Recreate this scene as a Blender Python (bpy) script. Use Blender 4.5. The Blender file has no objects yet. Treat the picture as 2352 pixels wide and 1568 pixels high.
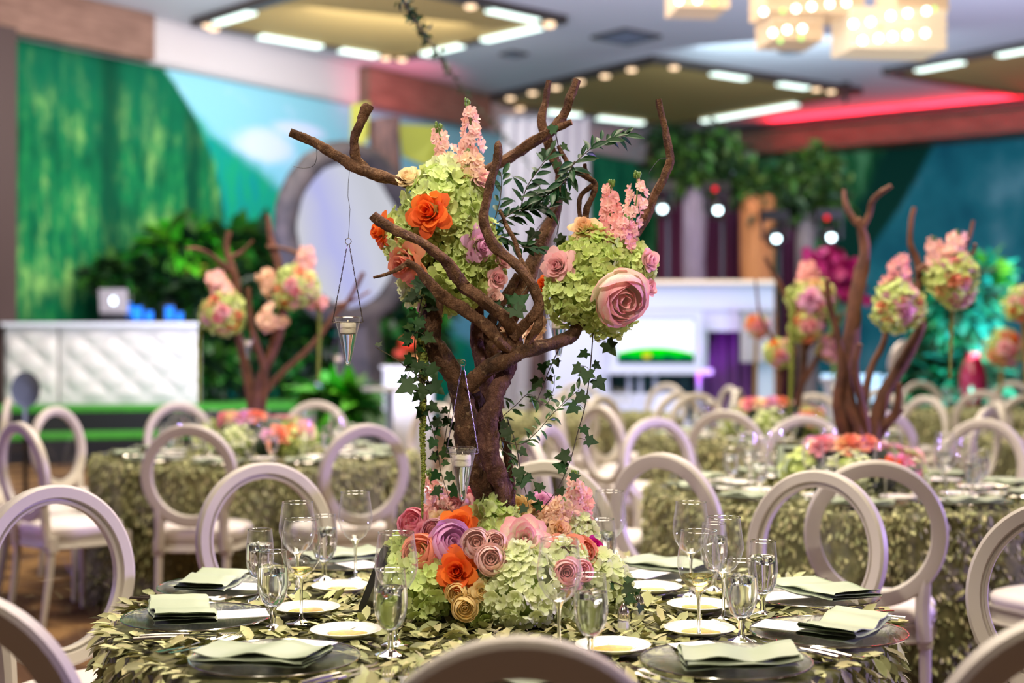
import bpy, bmesh, math, random
import numpy as np
from mathutils import Vector, Matrix, Euler

R = math.radians
PI = math.pi
SC = bpy.context.scene
COL = SC.collection
rnd = random.Random(7)
nr = np.random.default_rng(7)

# ------------------------------------------------------------------ camera, world, lights, exposure
F_PX, CX, CY, CAM_Z = 3267.0, 1176.0, 784.0, 1.42


def P(px, py, d):
    """the point at depth d that is seen at pixel (px, py) of the 2352 x 1568 photograph"""
    return Vector(((px - CX) / F_PX * d, d, CAM_Z - (py - CY) / F_PX * d))


def on_plane(px, py, z):
    d = (CAM_Z - z) * F_PX / (py - CY)
    return P(px, py, d)


cam_data = bpy.data.cameras.new('camera')
cam = bpy.data.objects.new('camera', cam_data)
COL.objects.link(cam)
cam.location = (0, 0, CAM_Z)
cam.rotation_euler = (R(90), 0, 0)
cam_data.sensor_width = 36
cam_data.lens = F_PX / 2352 * 36
cam_data.clip_start = 0.05
cam_data.dof.use_dof = True
cam_data.dof.focus_distance = 3.30
cam_data.dof.aperture_fstop = 1.9
SC.camera = cam

world = bpy.data.worlds.new('world')
SC.world = world
world.use_nodes = True
world.node_tree.nodes['Background'].inputs[0].default_value = (1.0, 0.74, 0.66, 1)
world.node_tree.nodes['Background'].inputs[1].default_value = 0.16

SC.view_settings.view_transform = 'Standard'
SC.view_settings.look = 'None'
SC.view_settings.exposure = 0.0
SC.view_settings.gamma = 1.0
SC.view_settings.use_curve_mapping = False
cy = SC.cycles
cy.max_bounces = 8
cy.diffuse_bounces = 3
cy.glossy_bounces = 3
cy.transmission_bounces = 8
cy.transparent_max_bounces = 16
cy.caustics_reflective = False
cy.caustics_refractive = False
cy.sample_clamp_indirect = 4.0
cy.use_denoising = True
cy.use_adaptive_sampling = True
cy.adaptive_threshold = 0.015


def area(name, loc, target, size, power, color, sy=None):
    d = bpy.data.lights.new(name, 'AREA')
    d.energy = power
    d.color = color
    d.size = size
    if sy:
        d.shape = 'RECTANGLE'
        d.size_y = sy
    o = bpy.data.objects.new(name, d)
    COL.objects.link(o)
    o.location = loc
    o.rotation_euler = (Vector(target) - Vector(loc)).to_track_quat('-Z', 'Y').to_euler()
    return o


def spot(name, loc, target, power, color, cone=30, blend=0.5, radius=0.08):
    d = bpy.data.lights.new(name, 'SPOT')
    d.energy = power
    d.color = color
    d.spot_size = R(cone)
    d.spot_blend = blend
    d.shadow_soft_size = radius
    o = bpy.data.objects.new(name, d)
    COL.objects.link(o)
    o.location = loc
    o.rotation_euler = (Vector(target) - Vector(loc)).to_track_quat('-Z', 'Y').to_euler()
    return o


WARM = (1.0, 0.86, 0.68)
CEIL = 6.15
# ceiling fittings over the room (all of them above the frame)
area('ceiling_light_front', (0.1, 4.1, 5.9), (0.1, 4.1, 0), 2.4, 340, WARM)
area('ceiling_light_middle', (0.0, 9.0, 5.9), (0, 9.0, 0), 5.0, 620, WARM)
area('ceiling_light_back', (1.0, 15.0, 5.9), (1, 15.5, 0), 6.0, 560, WARM)
# pin spots on the centrepieces, then two added fill spots
spot('pin_spot', (-1.5, -0.6, 5.2), (0.0, 3.45, 1.25), 760, (1.0, 0.90, 0.74), 22, 0.6, 0.12)
spot('pin_spot', (2.4, 0.2, 5.2), (0.05, 3.45, 1.25), 520, (1.0, 0.90, 0.74), 22, 0.6, 0.12)
spot('pin_spot', (-3.2, 4.4, 5.6), (-1.45, 8.2, 1.5), 620, (1.0, 0.88, 0.70), 24, 0.6, 0.12)
spot('pin_spot', (1.4, 2.4, 5.6), (1.55, 6.3, 1.4), 300, (1.0, 0.86, 0.70), 24, 0.6, 0.12)
spot('booth_fill', (-1.2, 11.0, 5.8), (-5.2, 18.2, 1.1), 90, (1.0, 0.95, 0.90), 22, 0.7, 0.2)  # added lamp, brightens the booth front and the plants
spot('canopy_fill', (2.5, 15.0, 5.8), (4.3, 21.0, 4.2), 420, (1.0, 0.95, 0.75), 26, 0.8, 0.2)  # added lamp, lifts the dim tree crowns
# wall washers on the painted backdrops, coloured uplights, added ceiling fill lamps
area('wash_left', (-3.4, 16.2, 5.4), (-6.2, 20.2, 2.0), 3.0, 300, (1.0, 0.95, 0.84))
area('wash_left', (-1.6, 20.0, 5.4), (-3.6, 24.0, 3.2), 2.5, 170, (0.95, 0.97, 1.0))
area('wash_right', (4.2, 22.0, 5.2), (7.5, 30.0, 3.0), 3.0, 210, (0.62, 0.85, 1.0))
spot('uplight_lavender', (-9.0, 5.5, 2.6), (0.6, 6.0, 0.9), 700, (0.50, 0.36, 1.0), 60, 0.6, 0.25)
spot('uplight_lavender', (10.5, 5.2, 2.4), (-1.0, 5.6, 0.8), 4600, (0.50, 0.36, 1.0), 50, 0.6, 0.25)
area('ceiling_fill', (-2.4, 15.2, 2.4), (1.0, 23.0, 6.1), 4.0, 290, (0.64, 0.66, 1.0))  # unseen lamps added mid-room to light the ceiling lavender
area('ceiling_fill', (-5.2, 11.5, 1.6), (-2.0, 19.0, 6.1), 3.0, 220, (0.66, 0.68, 1.0))
area('ceiling_fill', (6.5, 15.5, 1.6), (5.5, 22.5, 6.1), 3.0, 620, (0.64, 0.66, 1.0))
for k_ in range(3):      # red cove strips on the foot of the back soffit
    lx = -2.2 + 3.0 * k_
    c_ = Vector((9.94 - 0.815 * lx - 0.58 * 0.16, 27.6 + 0.58 * lx - 0.815 * 0.16, 5.98))
    o_ = area('red_cove_strip', c_, c_ + Vector((-0.58 * 0.9, -0.815 * 0.9, 1.0)), 2.9, 75, (1.0, 0.015, 0.035), 0.05)
    xa = Vector((-0.815, 0.58, 0)).normalized()
    za = -Vector((-0.58 * 0.9, -0.815 * 0.9, 1.0)).normalized()
    za = (za - xa * za.dot(xa)).normalized()
    o_.matrix_world = Matrix((xa, za.cross(xa), za)).transposed().to_4x4()
    o_.location = c_
spot('pink_uplight', (-1.4, 23.6, 4.6), (-2.2, 24.9, 6.1), 130, (1.0, 0.10, 0.22), 90, 0.9, 0.1)


# ------------------------------------------------------------------ material helpers
def S(r, g, b):
    def f(c):
        c /= 255.0
        return c / 12.92 if c <= 0.04045 else ((c + 0.055) / 1.055) ** 2.4
    return (f(r), f(g), f(b), 1.0)


class G:
    """short-hand for building node trees"""

    def __init__(s, name):
        s.m = bpy.data.materials.new(name)
        s.m.use_nodes = True
        s.t = s.m.node_tree
        s.t.nodes.clear()
        s.out = s.t.nodes.new('ShaderNodeOutputMaterial')

    def n(s, typ, ins=None, out=0, **attrs):
        nd = s.t.nodes.new('ShaderNode' + typ)
        for k, v in attrs.items():
            setattr(nd, k, v)
        for k, v in (ins or {}).items():
            sock = nd.inputs[k]
            if isinstance(v, bpy.types.NodeSocket):
                s.t.links.new(v, sock)
            else:
                try:
                    sock.default_value = v
                except Exception:
                    sock.default_value = tuple(v)[:3]
        return nd.outputs[out] if out is not None else nd

    def coords(s, scale=(1, 1, 1), kind='Object'):
        tc = s.n('TexCoord', out=None)
        return s.n('Mapping', {'Vector': tc.outputs[kind], 'Scale': scale})

    def noise(s, vec, scale, detail=3, rough=0.55, out=0):
        return s.n('TexNoise', {'Vector': vec, 'Scale': scale, 'Detail': detail, 'Roughness': rough}, out=out)

    def math(s, op, a, b=0.0, clamp=False):
        nd = s.n('Math', {0: a, 1: b}, out=None, operation=op)
        nd.use_clamp = clamp
        return nd.outputs[0]

    def mix(s, f, a, b):
        return s.n('Mix', {0: f, 6: a, 7: b}, out=2, data_type='RGBA')

    def step(s, v, lo, hi):
        return s.n('MapRange', {0: v, 1: lo, 2: hi, 3: 0.0, 4: 1.0}, interpolation_type='SMOOTHSTEP')

    def ramp(s, f, stops):
        nd = s.n('ValToRGB', {0: f}, out=None)
        el = nd.color_ramp.elements
        while len(el) < len(stops):
            el.new(0.5)
        for e, (p, c) in zip(el, stops):
            e.position = p
            e.color = c
        return nd.outputs[0]

    def bsdf(s, color, rough=0.5, metal=0.0, spec=0.5, bump=None, bstr=0.3, bdist=0.01, **more):
        ins = {'Base Color': color, 'Roughness': rough, 'Metallic': metal, 'Specular IOR Level': spec}
        if bump is not None:
            ins['Normal'] = s.n('Bump', {'Height': bump, 'Strength': bstr, 'Distance': bdist})
        ins.update(more)
        return s.n('BsdfPrincipled', ins)

    def done(s, shader):
        s.t.links.new(shader, s.out.inputs[0])
        return s.m


def mat(name, col, rough=0.5, metal=0.0, col2=None, scale=12.0, stretch=(1, 1, 1), spec=0.5, bump=0.0, bscale=60.0, vary=0.0, emit=0.0):
    g = G(name)
    c = col
    co = g.coords(stretch)
    if col2:
        c = g.mix(g.step(g.noise(co, scale, 4), 0.35, 0.65), col, col2)
    if vary:
        oi = g.n('ObjectInfo', out='Random')
        ge = g.n('NewGeometry', out='Random Per Island')
        r = g.math('FRACT', g.math('ADD', g.math('MULTIPLY', oi, 7.31), ge))
        c = g.n('HueSaturation', {'Hue': g.n('MapRange', {0: r, 3: 0.5 - 0.035 * vary, 4: 0.5 + 0.035 * vary}),
                                  'Value': g.n('MapRange', {0: g.math('FRACT', g.math('MULTIPLY', r, 5.7)), 3: 1 - 0.35 * vary, 4: 1 + 0.25 * vary}),
                                  'Color': c})
    ins = {}
    if emit:
        ins['Emission Color'] = c
        ins['Emission Strength'] = emit
    return g.done(g.bsdf(c, rough, metal, spec, g.noise(co, bscale, 4) if bump else None, bump, **ins))


def emissive(name, col, strength):
    g = G(name)
    return g.done(g.n('Emission', {0: col, 1: strength}))


def petal_mat(name, base, tip, transl=0.25, pos=(0.3, 0.95)):
    """petal colour runs from its base to its rim (attribute 'along')"""
    g = G(name)
    a = g.n('Attribute', out='Fac', attribute_name='along')
    co = g.coords()
    a2 = g.math('ADD', a, g.math('MULTIPLY', g.math('SUBTRACT', g.noise(co, 40, 2), 0.5), 0.35))
    c = g.mix(g.step(a2, *pos), base, tip)
    oi = g.n('ObjectInfo', out='Random')
    ge = g.n('NewGeometry', out='Random Per Island')
    r = g.math('FRACT', g.math('ADD', g.math('MULTIPLY', oi, 7.31), ge))
    c = g.n('HueSaturation', {'Hue': g.n('MapRange', {0: r, 3: 0.492, 4: 0.508}), 'Value': g.n('MapRange', {0: r, 3: 0.88, 4: 1.1}), 'Color': c})
    b = g.bsdf(c, 0.6, 0, 0.25, g.noise(g.coords((1, 1, 1)), 120, 3), 0.12, 0.004)
    t = g.n('BsdfTranslucent', {'Color': c})
    return g.done(g.n('MixShader', {0: transl, 1: b, 2: t}))


def clear_wall(name, tint=(0.97, 0.985, 0.985, 1), edge=0.55, face=0.05, edge_white=0.0):
    """thin clear glass: passes light, mirrors it at the edges, with optional painted-in edge brightness"""
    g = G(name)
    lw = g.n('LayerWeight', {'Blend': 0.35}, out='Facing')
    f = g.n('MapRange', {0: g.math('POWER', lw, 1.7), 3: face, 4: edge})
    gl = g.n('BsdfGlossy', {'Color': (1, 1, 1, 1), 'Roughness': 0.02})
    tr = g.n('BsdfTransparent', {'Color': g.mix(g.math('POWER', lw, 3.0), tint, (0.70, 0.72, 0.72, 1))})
    if edge_white:
        gl = g.n('MixShader', {0: edge_white, 1: gl, 2: g.n('BsdfDiffuse', {'Color': (0.95, 0.96, 0.97, 1)})})  # diffuse white painted in for bright reflections along the edges
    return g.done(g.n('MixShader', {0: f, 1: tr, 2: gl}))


def solid_glass(name, ior=1.45, col=(1, 1, 1, 1), rough=0.0):
    g = G(name)
    return g.done(g.n('BsdfGlass', {'Color': col, 'Roughness': rough, 'IOR': ior}))


# ------------------------------------------------------------------ object helpers
def tag(o, label=None, cat=None, group=None, kind=None):
    if label:
        o['label'] = label
    if cat:
        o['category'] = cat
    if group:
        o['group'] = group
    if kind:
        o['kind'] = kind
    return o


def thing(name, label, cat, loc=(0, 0, 0), rz=0.0, group=None):
    o = bpy.data.objects.new(name, None)
    o.empty_display_size = 0.1
    COL.objects.link(o)
    o.location = loc
    o.rotation_euler = (0, 0, rz)
    return tag(o, label, cat, group)


def link(name, me, parent=None, loc=None, M=None):
    o = bpy.data.objects.new(name, me)
    COL.objects.link(o)
    if parent is not None:
        o.parent = parent
    if loc is not None:
        o.location = loc
    if M is not None:
        o.matrix_local = M
    return o


def kids(o):
    return list(o.children)


def copy_tree(root, loc, rz=0.0, label=None, group=None, rot=None):
    r = root.copy()
    COL.objects.link(r)
    r.location = loc
    r.rotation_euler = rot if rot is not None else (0, 0, rz)
    if label:
        r['label'] = label
    if group:
        r['group'] = group
    for ch in kids(root):
        c = ch.copy()
        COL.objects.link(c)
        c.parent = r
        for gch in kids(ch):
            d = gch.copy()
            COL.objects.link(d)
            d.parent = c
    return r


class MB:
    """collects shapes, builds one mesh"""

    def __init__(s):
        s.v, s.f, s.mi, s.g = [], [], [], []
        s.n = 0

    def add(s, V, F, mi=0, M=None, g=None):
        V = np.asarray(V, float).reshape(-1, 3)
        if M is not None:
            A = np.array(M)
            V = V @ A[:3, :3].T + A[:3, 3]
        s.v.append(V)
        s.f += [tuple(i + s.n for i in f) for f in F]
        s.mi += [mi] * len(F)
        s.g.append(np.zeros(len(V)) if g is None else np.asarray(g, float))
        s.n += len(V)
        return s

    def box(s, c, d, mi=0, M=None):
        x, y, z = (k / 2 for k in d)
        V = [(c[0] + a * x, c[1] + b * y, c[2] + e * z) for e in (-1, 1) for b in (-1, 1) for a in (-1, 1)]
        F = [(0, 2, 3, 1), (4, 5, 7, 6), (0, 1, 5, 4), (2, 6, 7, 3), (0, 4, 6, 2), (1, 3, 7, 5)]
        return s.add(V, F, mi, M)

    def lathe(s, prof, seg=24, mi=0, M=None, c=(0, 0, 0), closed=False):
        V, F = [], []
        n = len(prof)
        for k in range(seg):
            a = 2 * PI * k / seg
            for r, z in prof:
                V.append((c[0] + r * math.cos(a), c[1] + r * math.sin(a), c[2] + z))
        for k in range(seg):
            k2 = (k + 1) % seg
            for i in range(n - 1 + (1 if closed else 0)):
                j = (i + 1) % n
                F.append((k * n + i, k2 * n + i, k2 * n + j, k * n + j))
        return s.add(V, F, mi, M)

    def tube(s, pts, rad, sides=10, mi=0, M=None, caps=True, warp=None, closed=False):
        V, F = tube_mesh(pts, rad, sides, caps, warp, closed)
        return s.add(V, F, mi, M)

    def ball(s, c, r, seg=10, rings=6, mi=0, sq=(1, 1, 1), M=None):
        V, F = [], []
        for i in range(rings + 1):
            th = PI * i / rings
            for k in range(seg):
                a = 2 * PI * k / seg
                V.append((c[0] + r * sq[0] * math.sin(th) * math.cos(a), c[1] + r * sq[1] * math.sin(th) * math.sin(a), c[2] + r * sq[2] * math.cos(th)))
        for i in range(rings):
            for k in range(seg):
                k2 = (k + 1) % seg
                F.append((i * seg + k, (i + 1) * seg + k, (i + 1) * seg + k2, i * seg + k2))
        return s.add(V, F, mi, M)

    def mesh(s, name, mats, smooth=True, angle=None):
        me = bpy.data.meshes.new(name)
        V = np.concatenate(s.v) if s.v else np.zeros((0, 3))
        me.from_pydata(V.tolist(), [], s.f)
        for m in (mats if isinstance(mats, (list, tuple)) else [mats]):
            me.materials.append(m)
        if any(s.mi):
            me.polygons.foreach_set('material_index', s.mi)
        gg = np.concatenate(s.g) if s.g else np.zeros(0)
        if gg.any():
            at = me.attributes.new('along', 'FLOAT', 'POINT')
            at.data.foreach_set('value', gg)
        if smooth:
            me.polygons.foreach_set('use_smooth', [True] * len(me.polygons))
            if angle:
                me.set_sharp_from_angle(angle=R(angle))
        me.update()
        return me

    def obj(s, name, mats, parent=None, smooth=True, angle=40, **kw):
        return link(name, s.mesh(name, mats, smooth, angle), parent, **kw)


def catmull(pts, n=6):
    pts = [np.asarray(p, float) for p in pts]
    if len(pts) < 3:
        return pts
    q = [2 * pts[0] - pts[1]] + pts + [2 * pts[-1] - pts[-2]]
    out = []
    for i in range(1, len(q) - 2):
        p0, p1, p2, p3 = q[i - 1:i + 3]
        for k in range(n):
            t = k / n
            out.append(0.5 * (2 * p1 + (p2 - p0) * t + (2 * p0 - 5 * p1 + 4 * p2 - p3) * t * t + (3 * p1 - p0 - 3 * p2 + p3) * t ** 3))
    out.append(pts[-1])
    return out


def tube_mesh(pts, rad, sides=10, caps=True, warp=None, closed=False):
    P_ = np.array([tuple(p) for p in pts], float)
    n = len(P_)
    rad = np.full(n, rad) if np.isscalar(rad) else np.asarray(rad, float)
    T = np.gradient(P_, axis=0)
    if closed:
        T = np.roll(P_, -1, 0) - np.roll(P_, 1, 0)
    T /= np.linalg.norm(T, axis=1)[:, None] + 1e-12
    up = np.array((0, 0, 1.0)) if abs(T[0][2]) < 0.9 else np.array((1.0, 0, 0))
    N = np.cross(up, T[0])
    N /= np.linalg.norm(N)
    V = []
    for i in range(n):
        N = N - T[i] * N.dot(T[i])
        N /= np.linalg.norm(N) + 1e-12
        B = np.cross(T[i], N)
        for k in range(sides):
            a = 2 * PI * k / sides
            r = rad[i] * (1 if warp is None else warp(i, k))
            V.append(P_[i] + r * (math.cos(a) * N + math.sin(a) * B))
    F = []
    for i in range(n if closed else n - 1):
        i2 = (i + 1) % n
        for k in range(sides):
            k2 = (k + 1) % sides
            F.append((i * sides + k, i * sides + k2, i2 * sides + k2, i2 * sides + k))
    if caps and not closed:
        F.append(tuple(range(sides - 1, -1, -1)))
        F.append(tuple((n - 1) * sides + k for k in range(sides)))
    return np.array(V), F


def frame(o, z, x=None, s=1.0):
    """matrix with origin o, local z along z"""
    z = Vector(z).normalized()
    x = Vector(x) if x is not None else Vector((1, 0, 0))
    x = x - z * x.dot(z)
    if x.length < 1e-4:
        x = Vector((0, 0, 1)) - z * z.z
        if x.length < 1e-4:
            x = Vector((0, 1, 0))
    x.normalize()
    y = z.cross(x)
    M = Matrix((x, y, z)).transposed().to_4x4()
    M = M @ Matrix.Scale(s, 4)
    M.translation = Vector(o)
    return M


def scatter(name, V, F, Ms, mats, parent=None, g=None, smooth=True):
    """one joined mesh with a copy of (V,F) per matrix (k,4,4)"""
    V = np.asarray(V, float)
    Ms = np.asarray(Ms, float)
    k, n = len(Ms), len(V)
    W = np.einsum('kij,nj->kni', Ms[:, :3, :3], V) + Ms[:, None, :3, 3]
    by = {}
    for f in F:
        by.setdefault(len(f), []).append(f)
    faces = []
    for ln, fs in by.items():
        A = np.asarray(fs)[None] + (np.arange(k) * n)[:, None, None]
        faces += A.reshape(-1, ln).tolist()
    me = bpy.data.meshes.new(name)
    me.from_pydata(W.reshape(-1, 3).tolist(), [], faces)
    for m in (mats if isinstance(mats, (list, tuple)) else [mats]):
        me.materials.append(m)
    if g is not None:
        at = me.attributes.new('along', 'FLOAT', 'POINT')
        at.data.foreach_set('value', np.tile(np.asarray(g, float), k))
    if smooth:
        me.polygons.foreach_set('use_smooth', [True] * len(me.polygons))
    me.update()
    return link(name, me, parent)


def rot_np(yaw, pitch, roll):
    """(k,3,3): x is the length of the leaf, z its normal"""
    cyw, syw, cp, sp, cr, sr = np.cos(yaw), np.sin(yaw), np.cos(pitch), np.sin(pitch), np.cos(roll), np.sin(roll)
    z0, o1 = np.zeros_like(yaw), np.ones_like(yaw)
    Rz = np.stack([np.stack([cyw, -syw, z0], -1), np.stack([syw, cyw, z0], -1), np.stack([z0, z0, o1], -1)], -2)
    Ry = np.stack([np.stack([cp, z0, -sp], -1), np.stack([z0, o1, z0], -1), np.stack([sp, z0, cp], -1)], -2)
    Rx = np.stack([np.stack([o1, z0, z0], -1), np.stack([z0, cr, -sr], -1), np.stack([z0, sr, cr], -1)], -2)
    return Rz @ Ry @ Rx


def mats4(Rm, scale, pos):
    k = len(pos)
    M = np.zeros((k, 4, 4))
    M[:, :3, :3] = Rm * np.asarray(scale).reshape(-1, 1, 1)
    M[:, :3, 3] = pos
    M[:, 3, 3] = 1
    return M

# ------------------------------------------------------------------ room
def structure(name, mb, mats, M, smooth=False):
    o = mb.obj(name, mats, None, smooth)
    o.matrix_world = M
    return tag(o, kind='structure')


ML = Matrix.Translation((-6.75, 19.1, 0)) @ Matrix.Rotation(math.atan2(0.815, 0.58), 4, 'Z')
MR = Matrix.Translation((9.94, 27.6, 0)) @ Matrix.Rotation(math.atan2(0.58, -0.815), 4, 'Z')


def left_s(px):
    t = (px - CX) / F_PX
    return (19.1 * t + 6.75) / (0.58 - 0.815 * t)


def mural_left():
    g = G('painted backdrop, forest cliffs and sky')
    tc = g.n('TexCoord', out=None).outputs['Object']
    xyz = g.n('SeparateXYZ', {0: tc}, out=None)
    s, z = xyz.outputs[0], xyz.outputs[2]
    wob = g.math('MULTIPLY', g.math('SUBTRACT', g.noise(tc, 1.6, 4), 0.5), 0.5)
    streak = g.noise(g.n('Mapping', {'Vector': tc, 'Scale': (2.2, 1, 0.5)}), 2.2, 6, 0.65)
    fine = g.noise(g.n('Mapping', {'Vector': tc, 'Scale': (6, 1, 1.5)}), 2.5, 4, 0.6)
    green = g.ramp(streak, [(0.30, S(2, 52, 34)), (0.46, S(8, 100, 58)), (0.58, S(28, 124, 66)), (0.68, S(112, 166, 88)), (0.80, S(176, 208, 124))])
    green = g.mix(g.math('MULTIPLY', g.step(fine, 0.42, 0.7), 0.75), green, S(4, 84, 58))
    top = g.step(g.math('ADD', z, g.math('MULTIPLY', wob, 3.0)), 3.9, 5.2)
    green = g.mix(g.math('MULTIPLY', top, 0.75), green, S(6, 92, 66))
    patch = g.step(g.noise(g.n('Mapping', {'Vector': tc, 'Scale': (1.5, 1, 0.8)}), 1.5, 5, 0.65), 0.48, 0.66)
    patch = g.math('MULTIPLY', g.math('MULTIPLY', patch, g.math('SUBTRACT', 1.0, g.math('MULTIPLY', top, 0.8))), g.step(streak, 0.38, 0.6))
    green = g.mix(g.math('MULTIPLY', patch, 0.8), green, S(138, 184, 98))
    # darker hollows between the cliffs
    def band(c, w):
        return g.math('SUBTRACT', 1.0, g.step(g.math('ABSOLUTE', g.math('SUBTRACT', g.math('ADD', s, g.math('MULTIPLY', wob, 0.35)), c)), 0.02, w))
    hollow = g.math('MAXIMUM', band(1.68, 0.32), g.math('MAXIMUM', band(3.25, 0.30), g.math('MULTIPLY', band(-0.55, 0.4), 0.8)))
    green = g.mix(g.math('MULTIPLY', hollow, 0.85), green, S(2, 62, 42))
    sky = g.ramp(g.math('DIVIDE', z, 6.0), [(0.50, S(104, 178, 210)), (0.92, S(138, 198, 210))])
    cloud = g.step(g.noise(g.n('Mapping', {'Vector': tc, 'Scale': (0.9, 1, 1.8)}), 1.1, 4), 0.54, 0.68)
    def blob(cs, cz, ws, wz):
        e = g.math('ADD', g.math('POWER', g.math('ABSOLUTE', g.math('DIVIDE', g.math('SUBTRACT', s, cs), ws)), 2.0), g.math('POWER', g.math('ABSOLUTE', g.math('DIVIDE', g.math('SUBTRACT', z, cz), wz)), 2.0))
        return g.step(g.math('ADD', e, g.math('MULTIPLY', wob, 1.5)), 1.2, 0.2)
    cloud = g.math('MAXIMUM', g.math('MULTIPLY', cloud, 0.3), g.math('MAXIMUM', blob(4.75, 4.58, 0.75, 0.32), blob(5.55, 4.92, 0.7, 0.16)))
    sky = g.mix(g.math('MULTIPLY', cloud, 0.8), sky, S(206, 214, 240))
    hill_z = g.math('SUBTRACT', g.math('ADD', 4.75, g.math('MULTIPLY', wob, 0.9)), g.math('MULTIPLY', g.math('SUBTRACT', s, 3.5), 0.50))
    hill = g.mix(g.step(streak, 0.35, 0.65), S(6, 132, 136), S(20, 150, 104))
    col = g.mix(g.step(g.math('SUBTRACT', hill_z, z), -0.15, 0.15), sky, hill)
    edge = g.math('SUBTRACT', 3.9, g.math('MULTIPLY', g.math('POWER', g.math('MULTIPLY', g.math('SUBTRACT', z, 3.0), 1 / 2.46, True), 2.2), 1.17))
    edge = g.math('ADD', edge, g.math('MULTIPLY', wob, 0.35))
    col = g.mix(g.step(g.math('SUBTRACT', edge, s), -0.05, 0.06), col, green)
    far = g.mix(g.step(streak, 0.35, 0.6), S(10, 96, 72), S(42, 150, 104))
    col = g.mix(g.step(s, 12.2, 12.5), col, far)
    return g.done(g.bsdf(col, 0.8, 0, 0.1))


def mural_right():
    g = G('painted backdrop, blue lagoon')
    tc = g.n('TexCoord', out=None).outputs['Object']
    xyz = g.n('SeparateXYZ', {0: tc}, out=None)
    s, z = xyz.outputs[0], xyz.outputs[2]
    n1 = g.noise(g.n('Mapping', {'Vector': tc, 'Scale': (1, 1, 0.8)}), 0.9, 5)
    n2 = g.noise(g.n('Mapping', {'Vector': tc, 'Scale': (2, 1, 0.4)}), 2.2, 5)
    teal = g.ramp(n1, [(0.34, S(24, 104, 120)), (0.5, S(38, 128, 140)), (0.66, S(96, 160, 172))])
    green = g.ramp(n2, [(0.34, S(10, 66, 44)), (0.52, S(38, 110, 62)), (0.7, S(120, 190, 130))])
    diag = g.math('ADD', s, g.math('ADD', g.math('MULTIPLY', g.math('SUBTRACT', z, 5.5), 0.62), g.math('MULTIPLY', n1, 0.6)))
    col = g.mix(g.step(diag, 2.3, 2.5), teal, S(8, 62, 50))
    col = g.mix(g.step(diag, 3.3, 3.7), col, green)
    return g.done(g.bsdf(col, 0.8, 0, 0.1))


M_white_wall = mat('white painted plaster', S(196, 188, 186), 0.75, spec=0.2, bump=0.05, bscale=30)
M_ceil = mat('ceiling paint', S(206, 204, 206), 0.8, spec=0.2)
M_panel = mat('brown veneer panel', S(136, 104, 88), 0.55, col2=S(116, 86, 72), scale=3, stretch=(1, 1, 6), spec=0.3)
M_soffit = mat('brown soffit', S(116, 90, 72), 0.5, col2=S(98, 74, 58), scale=2, stretch=(1, 1, 5), spec=0.3)
M_tan = mat('coffer tan panel', S(188, 156, 96), 0.7, spec=0.2)
M_trim = mat('dark bronze trim', S(62, 54, 50), 0.4, spec=0.4)
M_slot = emissive('cool light slot', (0.80, 1.0, 0.92, 1), 2.6)
M_warm_dot = emissive('warm downlight', (1.0, 0.70, 0.44, 1), 2.4)
M_mural_l = mural_left()
M_mural_r = mural_right()


def carpet():
    g = G('patterned carpet')
    co = g.coords()
    v = g.n('TexVoronoi', {'Vector': co, 'Scale': 1.6}, out='Distance')
    c = g.ramp(g.math('ADD', v, g.math('MULTIPLY', g.noise(co, 3, 4), 0.4)), [(0.42, S(74, 54, 42)), (0.58, S(92, 68, 50)), (0.72, S(150, 116, 76)), (0.85, S(84, 62, 48))])
    return g.done(g.bsdf(c, 0.95, 0, 0.05, g.noise(co, 220, 2), 0.4, 0.004))


fl = MB().box((1, 17, -0.05), (44, 48, 0.1))
structure('floor', fl, carpet(), Matrix())
structure('ceiling', MB().box((1, 15, CEIL + 0.1), (44, 44, 0.2)), M_ceil, Matrix())
structure('wall_left', MB().box((5.3, 0.1, CEIL / 2), (22.6, 0.2, CEIL)), M_mural_l, ML)
structure('wall_right', MB().box((1.6, -1.1, CEIL / 2), (20.0, 0.2, CEIL)), M_mural_r, MR)
# white frieze over the left backdrop, with a curved foot; brown panels over it
mb = MB()
prof = [(0.0, 5.50), (-0.16, 5.50), (-0.22, 5.56), (-0.24, 5.68), (-0.24, CEIL), (0.0, CEIL)]
for i in range(len(prof) - 1):
    (a, b), (c, d) = prof[i], prof[i + 1]
    mb.add([(-6, a, b), (16.6, a, b), (16.6, c, d), (-6, c, d)], [(0, 1, 2, 3)])
structure('trim_1', mb, M_white_wall, ML)
s1, s2, s3 = left_s(305), left_s(800), left_s(1082)
structure('trim_2', MB().box(((s1 - 6) / 2, -0.36, 5.80), (s1 + 6, 0.24, 0.66)), M_panel, ML)
structure('trim_3', MB().box(((s2 + s3) / 2, -0.36, 5.80), (s3 - s2, 0.24, 0.66)), M_panel, ML)
# soffit along the back wall
mb = MB().box((2.6, -0.5, 5.78), (16.0, 1.0, 0.56), 0).box((2.6, 0.03, 6.02), (16.0, 0.10, 0.10), 1)
structure('trim_4', mb, [M_soffit, M_trim], MR)
structure('trim_5', MB().box((-0.5, -0.35, 2.75), (0.42, 0.45, 5.5)), mat('dark brown post', S(58, 38, 34), 0.6), ML)


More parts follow.
